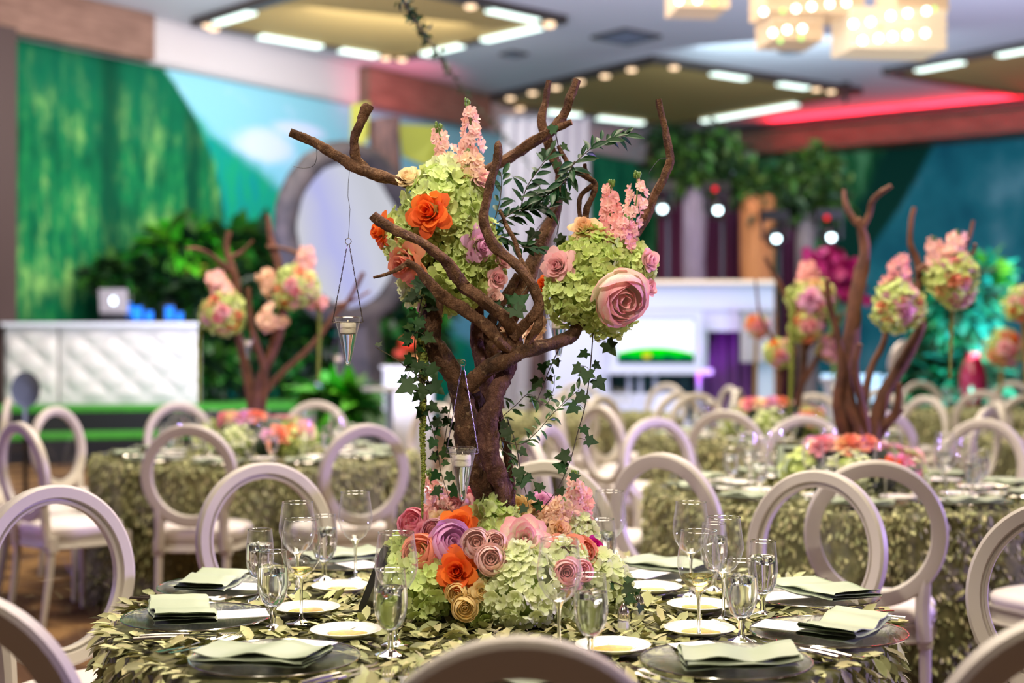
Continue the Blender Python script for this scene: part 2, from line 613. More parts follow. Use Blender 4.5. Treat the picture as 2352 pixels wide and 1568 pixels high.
# ceiling coffers
def coffer(n, cx, cy, half, yaw, bars, dots, half_y=None):
    hy = half_y or half
    M = Matrix.Translation((cx, cy, CEIL)) @ Matrix.Rotation(yaw, 4, 'Z')
    t = bpy.data.objects.new('ceiling_coffer', None)
    COL.objects.link(t)
    t.matrix_world = M
    tag(t, n, 'coffer')
    MB().box((0, 0, -0.05), (2 * half - 0.3, 2 * hy - 0.3, 0.06)).obj('panel', M_tan, t, False)
    fr = MB()
    for sx in (-1, 1):
        fr.box((sx * (half - 0.08), 0, -0.06), (0.16, 2 * hy, 0.12))
        fr.box((0, sx * (hy - 0.08), -0.06), (2 * half - 0.32, 0.16, 0.12))
    tag(fr.obj('trim_frame', M_trim, t, False), 'dark bronze rim')
    for (side, pos, ln) in bars:
        x, y, dx, dy = {'+x': (half - 0.14, pos, 0.17, ln), '-x': (-half + 0.14, pos, 0.17, ln), '+y': (pos, hy - 0.14, ln, 0.17), '-y': (pos, -hy + 0.14, ln, 0.17)}[side]
        MB().box((x, y, -0.125), (dx, dy, 0.04)).obj('light_slot', M_slot, t, False)
    for (side, pos) in dots:
        x, y = {'+x': (half - 0.14, pos), '-x': (-half + 0.14, pos), '+y': (pos, hy - 0.14), '-y': (pos, -hy + 0.14)}[side]
        MB().lathe([(0, -0.15), (0.07, -0.15), (0.085, -0.12)], 14, c=(x, y, 0)).obj('downlight', M_warm_dot, t)
    return t


coffer('tan recessed ceiling panel with dark rim above the cliff backdrop', -1.95, 20.75, 1.95, R(43),
       [('-y', -1.25, 0.0), ('+x', 0.7, 0.9), ('+x', -0.9, 1.2), ('+y', -0.3, 1.1), ('+y', 1.0, 0.7), ('-x', 1.0, 0.9), ('-y', 1.0, 0.9)][1:],
       [('+x', -1.72), ('+x', 1.72), ('+y', 1.55), ('+y', -1.65), ('-x', 1.7), ('-y', 1.72), ('-y', 0.2)])
coffer('tan recessed ceiling panel beside the red-lit strip', 2.9, 27.1, 2.6, R(36),
       [('-y', 0.9, 0.7), ('-y', -0.7, 0.8), ('+y', 1.0, 1.2), ('+y', -0.5, 0.8), ('+x', 0.2, 2.6), ('-x', -1.2, 0.0)][:-1],
       [('-y', 1.9), ('-y', 1.5), ('-y', -2.0), ('-x', -1.9), ('-x', -1.2), ('-x', -0.5), ('-x', 0.2), ('-x', 0.9), ('+y', -1.6), ('-x', 1.6)])
coffer('tan recessed ceiling panel at the far end beyond the chandelier', 9.2, 24.2, 2.0, R(36),
       [('-x', -0.9, 1.3), ('-y', -0.6, 0.9), ('-x', 0.9, 0.9)], [('-x', -1.7), ('-y', -1.75), ('-y', 0.9)])


def vent(px, py, w, label):
    p = on_plane(px, py, CEIL)
    t = thing('ceiling_vent', label, 'vent', (p.x, p.y, CEIL), R(40))
    m = MB()
    for a, b in ((w, 0.03), (0.03, w)):
        for k in (-1, 1):
            m.box((0 if a > b else k * w / 2, k * w / 2 if a > b else 0, -0.02), (a + 0.03, b, 0.04))
    m.obj('rim', M_trim, t, False)
    for k in range(6):
        MB().box((0, -w / 2 + (k + 0.5) * w / 6, -0.02), (w, 0.035, 0.03), M=None).obj('slat', M_grey, t, False)
    return t


M_grey = mat('grey vent enamel', S(120, 128, 140), 0.5)
vent(1438, 82, 0.75, 'square grey air vent in the ceiling between coffer and chandelier')
vent(1180, 122, 0.30, 'small grey vent in the ceiling near the pink glow')
vent(1815, 295 - 180, 0.25, 'small grey vent in the ceiling under the chandelier')

# ------------------------------------------------------------------ chandeliers
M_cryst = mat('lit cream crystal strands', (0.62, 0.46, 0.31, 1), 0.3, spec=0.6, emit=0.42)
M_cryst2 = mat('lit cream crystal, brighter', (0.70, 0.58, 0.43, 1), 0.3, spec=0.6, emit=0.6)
M_bulb = emissive('bulb', (1.0, 0.93, 0.80, 1), 7.0)
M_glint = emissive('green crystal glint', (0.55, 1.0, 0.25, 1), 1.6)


def chandelier(label, d, blocks, bulbs, glints, yaw):
    """blocks: pixel boxes of the hanging crystal tiers"""
    x0 = min(b[0] for b in blocks)
    x1 = max(b[2] for b in blocks)
    c = P((x0 + x1) / 2, 0, d)
    t = thing('crystal_chandelier', label, 'chandelier', (c.x, d, CEIL))
    MB().box((0, 0, -0.05), (1.1, 0.6, 0.1)).obj('ceiling_plate', M_trim, t, False)
    for (ax, ay, bx, by, mm, off) in blocks:
        a, b = P(ax, ay, d + off), P(bx, by, d + off)
        w, h = b.x - a.x, a.z - b.z
        cx_, cz_ = (a.x + b.x) / 2 - c.x, (a.z + b.z) / 2 - CEIL
        m = MB()
        n = max(4, int(w / 0.055))
        dep = min(w, 0.5)
        Mr = Matrix.Translation((cx_, off, cz_)) @ Matrix.Rotation(yaw, 4, 'Z')
        m.box((0, 0, 0), (w * 0.94, dep * 0.9, h * 0.97), M=Mr)
        for k in range(n):                       # crystal prisms on the faces
            for q in range(max(2, int(h / 0.09))):
                zz = -h / 2 + (q + 0.5) * h / max(2, int(h / 0.09))
                for sy in (-1, 1):
                    m.box((-w / 2 + (k + 0.5) * w / n, sy * dep * 0.47, zz), (w / n * 0.8, 0.03, h / max(2, int(h / 0.09)) * 0.86), M=Mr)
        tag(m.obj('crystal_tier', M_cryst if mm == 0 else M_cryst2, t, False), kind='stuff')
        MB().tube([(cx_ + 0.05, off, cz_ + h / 2 - 0.02), (cx_ + 0.05, off, -0.06)], 0.008, 6).obj('hanging_rod', M_trim, t)
    for i, (px, py) in enumerate(bulbs):
        p = P(px, py, d - 0.42) - Vector((c.x, d, CEIL))
        MB().ball(p, 0.032, 10, 6).obj('bulb', M_bulb, t)
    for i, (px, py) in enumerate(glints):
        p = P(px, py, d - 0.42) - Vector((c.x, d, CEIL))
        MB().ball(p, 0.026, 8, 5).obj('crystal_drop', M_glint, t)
    return t


chandelier('cream crystal chandelier of stacked blocks under the grey ceiling', 13.0,
           [(1735, -70, 1968, 44, 0, 0.0), (1750, 40, 1873, 106, 0, 0.05), (1926, 30, 2154, 126, 1, 0.0), (2030, -60, 2156, 40, 0, 0.1)],
           [(1754, 27), (1828, 20), (1864, 15), (1906, 9), (1944, 6), (1775, 75), (1808, 68), (1843, 66), (1981, 93), (2018, 88), (2050, 84), (2084, 80), (2125, 76), (2046, 36), (2085, 30), (2128, 25),
            (1960, 55), (2000, 50)], [(1840, 87), (1792, 93), (2022, 62), (1798, 25), (2146, 20)], R(8))
chandelier('small crystal chandelier at the top edge between coffer and large chandelier', 13.6,
           [(1540, -60, 1662, 32, 0, 0.0)], [(1560, 2), (1602, 0)], [(1640, 8)], R(8))

# ------------------------------------------------------------------ chairs
M_chair = mat('white lacquered wood', S(200, 193, 182), 0.42, spec=0.4, bump=0.04, bscale=14)
M_cushion = mat('white leatherette', S(236, 228, 226), 0.5, spec=0.35, bump=0.05, bscale=25)
M_acryl = clear_wall('clear acrylic', (0.985, 0.99, 0.99, 1), 0.30, 0.035)


def seat_outline(k, s=1.0, off=0.0):
    """rounded, slightly trapezoid seat plan"""
    out = []
    for i in range(k):
        a = 2 * PI * i / k
        c, q = math.cos(a), math.sin(a)
        x = math.copysign(abs(c) ** 0.55, c)
        y = math.copysign(abs(q) ** 0.6, q)
        w = 0.222 + 0.025 * y
        out.append(((w + off) * x * s, (0.225 + off) * y * s))
    return out


def make_chair():
    t = thing('oval_back_chair', '', 'chair')
    tilt = Matrix.Translation((0, -0.215, 0.46)) @ Matrix.Rotation(R(7), 4, 'X') @ Matrix.Translation((0, 0, -0.46))
    a, b, zc = 0.212, 0.228, 0.768
    prof = [(-0.027, -0.019), (-0.028, 0.006), (-0.021, 0.011), (-0.018, 0.004), (-0.013, 0.004), (-0.010, 0.018), (0.018, 0.020), (0.026, 0.013), (0.027, -0.013), (0.019, -0.021), (-0.020, -0.021)]
    m = MB()
    K, n = 56, len(prof)
    V, F = [], []
    for i in range(K):
        th = 2 * PI * i / K
        c = np.array((a * math.cos(th), 0, zc + b * math.sin(th)))
        nn = np.array((b * math.cos(th), 0, a * math.sin(th)))
        nn /= np.linalg.norm(nn)
        for (ro, de) in prof:
            V.append(c + nn * ro + np.array((0, de, 0)))
    for i in range(K):
        i2 = (i + 1) % K
        for j in range(n):
            j2 = (j + 1) % n
            F.append((i * n + j, i * n + j2, i2 * n + j2, i2 * n + j))
    m.add(V, F, 0, tilt)
    m.obj('oval_frame', M_chair, t, True, 35)
    V = [(0, 0, zc)] + [((a - 0.018) * math.cos(2 * PI * i / 40), 0, zc + (b - 0.018) * math.sin(2 * PI * i / 40)) for i in range(40)]
    m = MB()
    m.add([(x, 0.003, z) for x, y, z in V], [(0, 1 + i, 1 + (i + 1) % 40) for i in range(40)], 0, tilt)
    tag(m.obj('clear_panel', M_acryl, t), 'clear acrylic back panel')
    for sx in (-1, 1):
        m = MB()
        pts = catmull([(sx * 0.168, 0, 0.645), (sx * 0.160, 0, 0.58), (sx * 0.158, 0, 0.50), (sx * 0.165, 0.0, 0.40)], 3)
        m.tube([Vector(p) for p in pts], [0.018, 0.021, 0.024, 0.026, 0.026, 0.025, 0.025, 0.026, 0.027, 0.027][:len(pts)], 8, 0, tilt)
        m.obj('back_post', M_chair, t)
    o1 = seat_outline(36)
    m = MB()
    rings = [(0.0, 0.385), (0.004, 0.392), (0.0, 0.400), (-0.004, 0.405), (-0.004, 0.440), (0.003, 0.446), (0.003, 0.456), (-0.03, 0.456)]
    V = [(x, y, z) for off, z in rings for x, y in seat_outline(36, 1, off)]
    F = [(r * 36 + i, r * 36 + (i + 1) % 36, (r + 1) * 36 + (i + 1) % 36, (r + 1) * 36 + i) for r in range(len(rings) - 1) for i in range(36)]
    F.append(tuple(range(35, -1, -1)))
    m.add(V, F)
    m.obj('seat_rail', M_chair, t)
    m = MB()
    rings = [(-0.008, 0.455), (0.0, 0.468), (0.0, 0.484), (-0.012, 0.500), (-0.04, 0.510), (-0.09, 0.517), (-0.15, 0.520)]
    V = [(x, y, z) for off, z in rings for x, y in seat_outline(36, 1, off)]
    F = [(r * 36 + i, r * 36 + (i + 1) % 36, (r + 1) * 36 + (i + 1) % 36, (r + 1) * 36 + i) for r in range(len(rings) - 1) for i in range(36)]
    F.append(tuple((len(rings) - 1) * 36 + i for i in range(36)))
    m.add(V, F)
    m.obj('seat_cushion', M_cushion, t, True, 60)
    for sx, sy in ((-1, 1), (1, 1), (-1, -1), (1, -1)):
        m = MB()
        x, y = sx * (0.205 if sy > 0 else 0.168), sy * 0.195
        m.box((x, y, 0.41), (0.048, 0.048, 0.075))
        if sy > 0:
            m.lathe([(0.0, 0.0), (0.013, 0.0), (0.015, 0.03), (0.013, 0.045), (0.017, 0.30), (0.019, 0.335), (0.024, 0.345), (0.024, 0.352), (0.017, 0.36), (0.017, 0.38)], 10, c=(x, y, 0))
        else:
            m.tube([(x, y, 0.385), (x, y - 0.012, 0.25), (x, y - 0.05, 0.0)], [0.021, 0.019, 0.014], 8)
        m.obj('leg', M_chair, t)
    return t


CHAIR = make_chair()
chair_used = [False]
CHAIR_AT = []


def place_chair(cx, cy, face, label, group='white oval-back chairs'):
    """(cx, cy) seat centre, face = direction the sitter looks (x, y)"""
    rz = math.atan2(-face[0], face[1])
    if any((cx - a) ** 2 + (cy - b) ** 2 < 0.62 ** 2 for a, b in CHAIR_AT):
        return None
    CHAIR_AT.append((cx, cy))
    if not chair_used[0]:
        chair_used[0] = True
        CHAIR.location = (cx, cy, 0)
        CHAIR.rotation_euler = (0, 0, rz)
        CHAIR['label'] = label
        CHAIR['group'] = group
        return CHAIR
    return copy_tree(CHAIR, (cx, cy, 0), rz, label, group)


def chairs_round(T, items, group):
    """items: (angle from the camera side, radius of the back, label, twist)"""
    for ang, rb, label, tw in items:
        a = R(ang)
        e = Vector((math.sin(a), -math.cos(a)))
        f = Vector((-math.sin(a + R(tw)), math.cos(a + R(tw))))
        place_chair(T[0] + e.x * rb + f.x * 0.225, T[1] + e.y * rb + f.y * 0.225, f, label, group)


T0 = (-0.03, 3.45)
TL = (-1.46, 8.19)
TR = (1.52, 6.30)
TM = (1.80, 9.7)
TF = (4.45, 13.0)
TX = (-5.0, 9.7)
TB = (0.55, 12.6)
TG = (3.95, 9.3)

G0 = 'white oval-back chairs at the table with the tall branch centrepiece in focus'
chairs_round(T0, [
    (1.5, 1.46, 'white oval-back chair at bottom centre, dark shaded back towards us, close to camera', 0),
    (-39, 1.39, 'white oval-back chair cut by the bottom left corner, seen from behind', 28),
    (33.5, 1.55, 'white oval-back chair cut by the bottom right corner, seen from behind', -26),
    (-112.3, 1.32, 'white oval-back chair with carpet showing through it, left of the leafy table', -22),
    (-148, 1.45, 'white oval-back chair behind the paired wine glasses, left of the branch tree, facing us', 0),
    (174, 1.33, 'white oval-back chair mostly hidden directly behind the flower mound', 0),
    (135, 1.35, 'white oval-back chair facing us behind the right goblets, overlapping another oval back', 4),
    (95, 1.42, 'white oval-back chair cut by the right edge beside the leaf-covered table, facing us', 60)], G0)
GL = 'white oval-back chairs at the table before the tufted booth'
chairs_round(TL, [
    (-5, 1.24, 'oval-back chair seen from behind, in front of the flowers before the tufted booth', 2),
    (31, 1.40, 'oval-back chair seen from behind, right end of the table before the tufted booth', 0),
    (139, 1.42, 'oval-back chair facing us beside the podium, far right of the booth table', 0),
    (175, 1.42, 'oval-back chair facing us behind the pink flowers on the booth table', 0),
    (211, 1.42, 'oval-back chair facing us below the right end of the tufted booth', 0),
    (247, 1.42, 'oval-back chair turned to the booth table, below the gap of the tufted booth', 0),
    (283, 1.42, 'oval-back chair in profile at the left end of the booth table', 0),
    (317, 1.42, 'oval-back chair with white seat seen from behind, left front of the booth table', 0)], GL)
GR = 'white oval-back chairs at the table behind the goblets'
chairs_round(TR, [
    (-40, 1.47, 'oval-back chair with tan shaded back, behind the wine glasses right of the branch tree', 0),
    (-11, 1.46, 'oval-back chair with tan shaded back behind the front-facing near chair', 0),
    (24, 1.46, 'oval-back chair with shaded back at the right edge of the forked-tree table', 0),
    (-78, 1.42, 'lavender-lit oval-back chair in profile just right of the ivy strand', 0),
    (-114, 1.42, 'oval-back chair facing right, behind the ivy strand right of the branch tree', 0),
    (-149, 1.42, 'lavender-lit oval-back chair facing us, over the left end of the forked-tree table', 0),
    (177, 1.42, 'oval-back chair facing us behind the left stem of the forked tree', 0),
    (140, 1.42, 'oval-back chair facing us, right of the forked tree', 0),
    (104, 1.42, 'oval-back chair turned sideways at the right end of the forked-tree table', 0)], GR)
GM = 'white oval-back chairs at the second branch-tree table'
chairs_round(TM, [(a, 1.42, 'oval-back chair ' + l + ' the magenta-orchid table', 0) for a, l in (
    (-58, 'seen from behind at the front left of'), (-22, 'seen from behind in front of'), (14, 'seen from behind, right front of'), (50, 'in three-quarter back view beside'), (-94, 'in profile at the left end of'),
    (-130, 'facing us at the rear left of'), (-166, 'facing us behind'), (158, 'facing us, rear right of'), (122, 'turned in at the far right of'), (86, 'in profile at the right end of'))], GM)
GB = 'white oval-back chairs near the television lounge'
chairs_round(TB, [(a, 1.42, 'oval-back chair ' + l + ' the table below the television', 0) for a, l in (
    (-40, 'seen from behind at the front left of'), (-4, 'seen from behind in front of'), (32, 'seen from behind, right front of'), (68, 'in profile right of'), (104, 'turned in at the rear right of'),
    (140, 'facing us behind'), (176, 'facing us, rear middle of'))], GB)
GF = 'white oval-back chairs in the far right sea of chairs'
chairs_round(TF, [(a, 1.42, 'oval-back chair ' + l + ' the far table under the red vase', 0) for a, l in (
    (-60, 'seen from behind, front left of'), (-24, 'seen from behind in front of'), (12, 'seen from behind, right front of'), (-96, 'in profile left of'), (-132, 'facing us, rear left of'), (-168, 'facing us behind'), (156, 'facing us, rear right of'))], GF)
GG = 'white oval-back chairs right of the forked tree'
chairs_round(TG, [(a, 1.42, 'oval-back chair ' + l + ' the table at the right edge', 0) for a, l in (
    (-70, 'turned away at the left of'), (-34, 'seen from behind, front left of'), (-106, 'in profile left end of'), (-142, 'facing us, rear left of'), (-178, 'facing us behind'), (2, 'seen from behind in front of'))], GG)
GX = 'white oval-back chairs at the left edge'
chairs_round(TX, [(a, 1.42, 'oval-back chair ' + l + ' the table cut by the left edge', 0) for a, l in (
    (70, 'in profile at the right of'), (106, 'facing left at the right rear of'), (142, 'facing us behind'), (34, 'seen from behind, right front of'))], GX)


# ------------------------------------------------------------------ tables with leaf cloths
M_cloth = mat('sage under-cloth', S(112, 110, 70), 0.85, col2=S(84, 86, 52), scale=30)
M_leaf = mat('sage fabric leaf', S(194, 192, 138), 0.6, vary=0.8, spec=0.3)
M_leaf2 = mat('grey-olive fabric leaf', S(148, 150, 102), 0.6, vary=0.7, spec=0.3)
M_wood = mat('plywood', S(150, 120, 84), 0.6)

LEAF_V = np.array([(0, 0, 0), (0.30, 0.20, 0.05), (0.30, 0, -0.01), (0.30, -0.20, 0.05), (0.65, 0.21, 0.10), (0.65, 0, 0.03), (0.65, -0.21, 0.10), (1.0, 0, 0.06)])
LEAF_F = [(0, 2, 1), (0, 3, 2), (1, 2, 5, 4), (2, 3, 6, 5), (4, 5, 7), (5, 6, 7)]


def leaf_mesh(name, m, sx=1.0):
    me = bpy.data.meshes.new(name)
    me.from_pydata((LEAF_V * (1, sx, 1)).tolist(), [], LEAF_F)
    me.materials.append(m)
    me.polygons.foreach_set('use_smooth', [True] * len(me.polygons))
    return me


TABLE_Z = 0.76


def leaf_table(T, label, n_top, n_side, keepouts, parts, arc=None, Rt=0.915, leaf_len=(0.040, 0.055), hang=-0.9):
    """round table: a top on a pedestal under a floor-length cloth sewn all over with fabric leaves"""
    t = thing('round_table', label, 'table', (T[0], T[1], 0), 0, None)
    MB().lathe([(0, TABLE_Z - 0.03), (Rt - 0.02, TABLE_Z - 0.03), (Rt - 0.02, TABLE_Z - 0.008), (0, TABLE_Z - 0.008)], 48).obj('table_top', M_wood, t)
    MB().lathe([(0.30, 0.0), (0.30, 0.03), (0.05, 0.06), (0.05, TABLE_Z - 0.04), (0.2, TABLE_Z - 0.03)], 20).obj('pedestal', M_wood, t)
    prof = [(0.0, TABLE_Z), (Rt * 0.5, TABLE_Z), (Rt - 0.01, TABLE_Z), (Rt, TABLE_Z - 0.012), (Rt + 0.006, TABLE_Z - 0.2), (Rt + 0.02, 0.3), (Rt + 0.03, 0.02)]
    V, F, K, n = [], [], 96, len(prof)
    for k in range(K):
        a = 2 * PI * k / K
        fold = math.sin(a * 16) + 0.5 * math.sin(a * 27 + 1)
        for i, (r, z) in enumerate(prof):
            V.append(((r + fold * 0.018 * max(0, i - 3)) * math.cos(a), (r + fold * 0.018 * max(0, i - 3)) * math.sin(a), z))
    for k in range(K):
        for i in range(n - 1):
            F.append((k * n + i, ((k + 1) % K) * n + i, ((k + 1) % K) * n + i + 1, k * n + i + 1))
    cl = link('cloth', None, t) if False else MB().add(V, F).obj('leaf_cloth', M_cloth, t, True, 70)
    # leaves on the top, in overlapping sprigs
    g = np.random.default_rng(int(abs(T[0] * 100) + T[1] * 10))
    r = (Rt + 0.005) * np.sqrt(g.random(n_top))
    a = g.random(n_top) * 2 * PI
    x, y = r * np.cos(a), r * np.sin(a)
    L = g.uniform(*leaf_len, n_top)
    keep = np.ones(n_top, bool)
    for (kx, ky, kr) in keepouts:
        keep &= (x + T[0] - kx) ** 2 + (y + T[1] - ky) ** 2 > (kr + 0.012) ** 2
    x, y, L, r, a = x[keep], y[keep], L[keep], r[keep], a[keep]
    k = len(x)
    z = TABLE_Z + 0.003 + g.random(k) * 0.008
    yaw = g.random(k) * 2 * PI
    pitch = np.abs(g.normal(0.22, 0.24, k))
    edge = np.clip((r - Rt * 0.93) / (Rt * 0.07), 0, 1)
    yaw = np.where(edge > 0.3, a + g.normal(0, 0.6, k), yaw)
    pitch = np.where(edge > 0.3, g.normal(-0.35, 0.35, k), pitch)
    # leaves next to plates lie flat
    for (kx, ky, kr) in keepouts:
        near = (x + T[0] - kx) ** 2 + (y + T[1] - ky) ** 2 < (kr + 0.06) ** 2
        pitch = np.where(near, np.clip(pitch, 0.0, 0.12), pitch)
    z = z + edge * 0.004
    M1 = mats4(rot_np(yaw, pitch, g.normal(0, 0.3, k)), L, np.stack([x, y, z], -1))
    # leaves hanging on the side
    a0, a1 = arc or (0, 2 * PI)
    a = g.uniform(a0, a1, n_side)
    zz = 0.77 - 0.77 * g.random(n_side) ** 1.15
    fold = np.sin(a * 16) + 0.5 * np.sin(a * 27 + 1)
    rr = Rt + 0.008 + (0.77 - zz) * 0.03 + fold * 0.018 * np.clip((0.56 - zz) / 0.18, 0, 3) * (zz < 0.56)
    pos = np.stack([rr * np.cos(a), rr * np.sin(a), np.maximum(zz, 0.03)], -1)
    # leaf length runs down and outwards
    yaw = a + g.normal(0, 0.9, n_side)
    M2 = mats4(rot_np(yaw, g.normal(hang, 0.33, n_side), g.normal(0, 0.35, n_side)), g.uniform(*leaf_len, n_side), pos)
    Ms = np.concatenate([M1, M2])
    if parts:
        w = Ms[:, :3, 3] + np.array((T[0], T[1], 0))
        px = CX + F_PX * w[:, 0] / w[:, 1]
        py = CY + F_PX * (CAM_Z - w[:, 2]) / w[:, 1]
        vis = (px > 0) & (px < 2352) & (py < 1568) & (w[:, 1] < T[1])
        order = np.argsort(np.where(vis, w[:, 1], 99))[:parts]
        pick = np.zeros(len(Ms), bool)
        pick[order] = True
        mm = [leaf_mesh('leaf', M_leaf), leaf_mesh('leaf', M_leaf2), leaf_mesh('leaf', M_leaf, 0.8)]
        for q, A in enumerate(Ms[pick]):
            link('leaf', mm[q % 3], t, M=Matrix(A.tolist()))
        Ms = Ms[~pick]
    h = len(Ms) * (5 if parts else 3) // 8  # darker leaf mix on back tables stands in for weaker light there
    sel = g.permutation(len(Ms))
    for part, mm in ((sel[:h], M_leaf), (sel[h:], M_leaf2)):
        tag(scatter('sewn_leaves', LEAF_V, LEAF_F, Ms[part], mm, t), kind='stuff')
    return t

# ------------------------------------------------------------------ tableware
M_bowl = clear_wall('clear glass, thin', (0.985, 0.99, 0.99, 1), 0.95, 0.05, edge_white=0.22)
M_gl = solid_glass('clear glass, solid', 1.45)
M_water = solid_glass('water', 1.13, (0.99, 1.0, 1.0, 1))
M_ice = solid_glass('ice', 1.25, (0.98, 0.99, 1.0, 1), 0.08)
M_china = mat('white china', S(246, 242, 236), 0.15, spec=0.6)
M_oil = mat('yellow olive oil with herbs', S(232, 184, 6), 0.25, col2=S(204, 144, 2), scale=70, spec=0.6)
M_steel = mat('polished steel', S(214, 208, 200), 0.14, 1.0)
M_napkin = mat('sage satin napkin', S(160, 173, 146), 0.42, spec=0.4, bump=0.10, bscale=22)
M_card = mat('white card', S(250, 248, 248), 0.6, spec=0.2)
M_wine = solid_glass('pale leftover wine', 1.33, (1.0, 0.95, 0.62, 1))


def glass_charger():
    g = G('streaked clear charger glass')
    co = g.coords((1, 9, 1))
    st = g.noise(co, 22, 5, 0.6)
    lw = g.n('LayerWeight', {'Blend': 0.3}, out='Facing')
    gl = g.n('BsdfGlossy', {'Color': (1, 1, 1, 1), 'Roughness': 0.10, 'Normal': g.n('Bump', {'Height': st, 'Strength': 0.35, 'Distance': 0.003})})
    tr = g.n('BsdfTransparent', {'Color': g.mix(g.step(st, 0.35, 0.7), (0.80, 0.83, 0.77, 1), (0.98, 0.985, 0.97, 1))})
    return g.done(g.n('MixShader', {0: g.math('ADD', 0.06, g.math('MULTIPLY', st, 0.22)), 1: tr, 2: gl}))


M_charger = glass_charger()


def wine_glass(h=0.240, rb=0.047):
    t = thing('wine_glass', '', 'wine glass')
    zs = h - 0.132
    bowl = [(0.0055, zs - 0.004), (0.014, zs + 0.001), (0.028, zs + 0.013), (0.040, zs + 0.032), (rb, zs + 0.056), (rb - 0.0005, zs + 0.074), (rb - 0.005, zs + 0.105), (0.0385, h - 0.001)]
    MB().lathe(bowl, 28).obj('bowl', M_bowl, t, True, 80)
    MB().lathe([(0.0388 + 0.0011 * math.cos(q * PI / 3), h + 0.0011 * math.sin(q * PI / 3)) for q in range(6)], 28, closed=True).obj('rim', M_gl, t)
    MB().lathe([(0.0, zs - 0.001), (0.012, zs + 0.0025), (0.0075, zs - 0.006), (0.0045, zs - 0.016), (0.0036, zs - 0.035), (0.0036, 0.03), (0.005, 0.012), (0.012, 0.006), (0.025, 0.0035), (0.036, 0.0015), (0.037, 0.0), (0.0, 0.0)], 20).obj('stem', M_gl, t, True, 50)
    return t


def goblet(h=0.178):
    t = thing('water_goblet', '', 'goblet')
    bowl = [(0.006, 0.050), (0.016, 0.054), (0.025, 0.064), (0.032, 0.082), (0.0352, 0.104), (0.0350, 0.125), (0.0325, 0.152), (0.0300, h)]
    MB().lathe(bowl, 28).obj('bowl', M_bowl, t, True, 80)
    MB().lathe([(0.0300 + 0.0012 * math.cos(q * PI / 3), h + 0.0012 * math.sin(q * PI / 3)) for q in range(6)], 28, closed=True).obj('rim', M_gl, t)
    MB().lathe([(0.0, 0.0505), (0.012, 0.0525), (0.0085, 0.048), (0.006, 0.040), (0.0075, 0.032), (0.0060, 0.025), (0.0085, 0.012), (0.018, 0.007), (0.033, 0.003), (0.034, 0.0), (0.0, 0.0)], 20).obj('stem', M_gl, t, True, 50)
    wl = h - 0.036
    wat = [(0.0, 0.0545), (0.015, 0.0560), (0.0240, 0.0655), (0.0310, 0.0832), (0.0340, 0.104), (0.0340, 0.124), (0.0328, wl - 0.002), (0.0325, wl), (0.0, wl)]
    w = MB().lathe(wat, 28).obj('water', M_water, t, True, 50)
    for k in range(4):
        a = k * 1.7
        MB().box((0, 0, 0), (0.019, 0.017, 0.015), M=Matrix.Translation((0.013 * math.cos(a), 0.013 * math.sin(a), wl - 0.006 - 0.004 * (k % 2))) @ Euler((k, k * 2.1, k * 0.7)).to_matrix().to_4x4()).obj('ice_cube', M_ice, t, True, 20)
    return t


def oil_plate():
    t = thing('oil_plate', '', 'plate')
    MB().lathe([(0.0, 0.004), (0.030, 0.004), (0.048, 0.0055), (0.062, 0.012), (0.0785, 0.0195), (0.0795, 0.0205), (0.0785, 0.0212), (0.061, 0.0145), (0.046, 0.0085), (0.0, 0.0075)][::-1], 36).obj('dish', M_china, t, True, 60)
    MB().lathe([(0.034, 0.0), (0.036, 0.0), (0.038, 0.0052), (0.034, 0.0052)], 28, closed=True).obj('foot_ring', M_china, t)
    m = MB()
    V = [(0, 0, 0.0093)]
    for k in range(28):
        a = 2 * PI * k / 28
        r = 0.043 + 0.004 * math.sin(3 * a + 1) + 0.003 * math.sin(5 * a)
        V.append((r * math.cos(a), r * math.sin(a), 0.0093))
    m.add(V, [(0, 1 + k, 1 + (k + 1) % 28) for k in range(28)])
    tag(m.obj('olive_oil', M_oil, t), 'yellow herbed oil pool')
    return t


def charger():
    t = thing('charger_plate', '', 'charger')
    MB().lathe([(0.0, 0.006), (0.105, 0.006), (0.125, 0.010), (0.150, 0.015), (0.170, 0.0165), (0.170, 0.0145), (0.150, 0.012), (0.125, 0.006), (0.105, 0.0015), (0.0, 0.0015)], 48).obj('plate_body', M_charger, t, True, 60)
    tag(MB().lathe([(0.1705 + 0.0022 * math.cos(q * PI / 3), 0.0155 + 0.0022 * math.sin(q * PI / 3)) for q in range(6)], 56, closed=True).obj('rim', M_steel, t), 'silver rim')
    return t


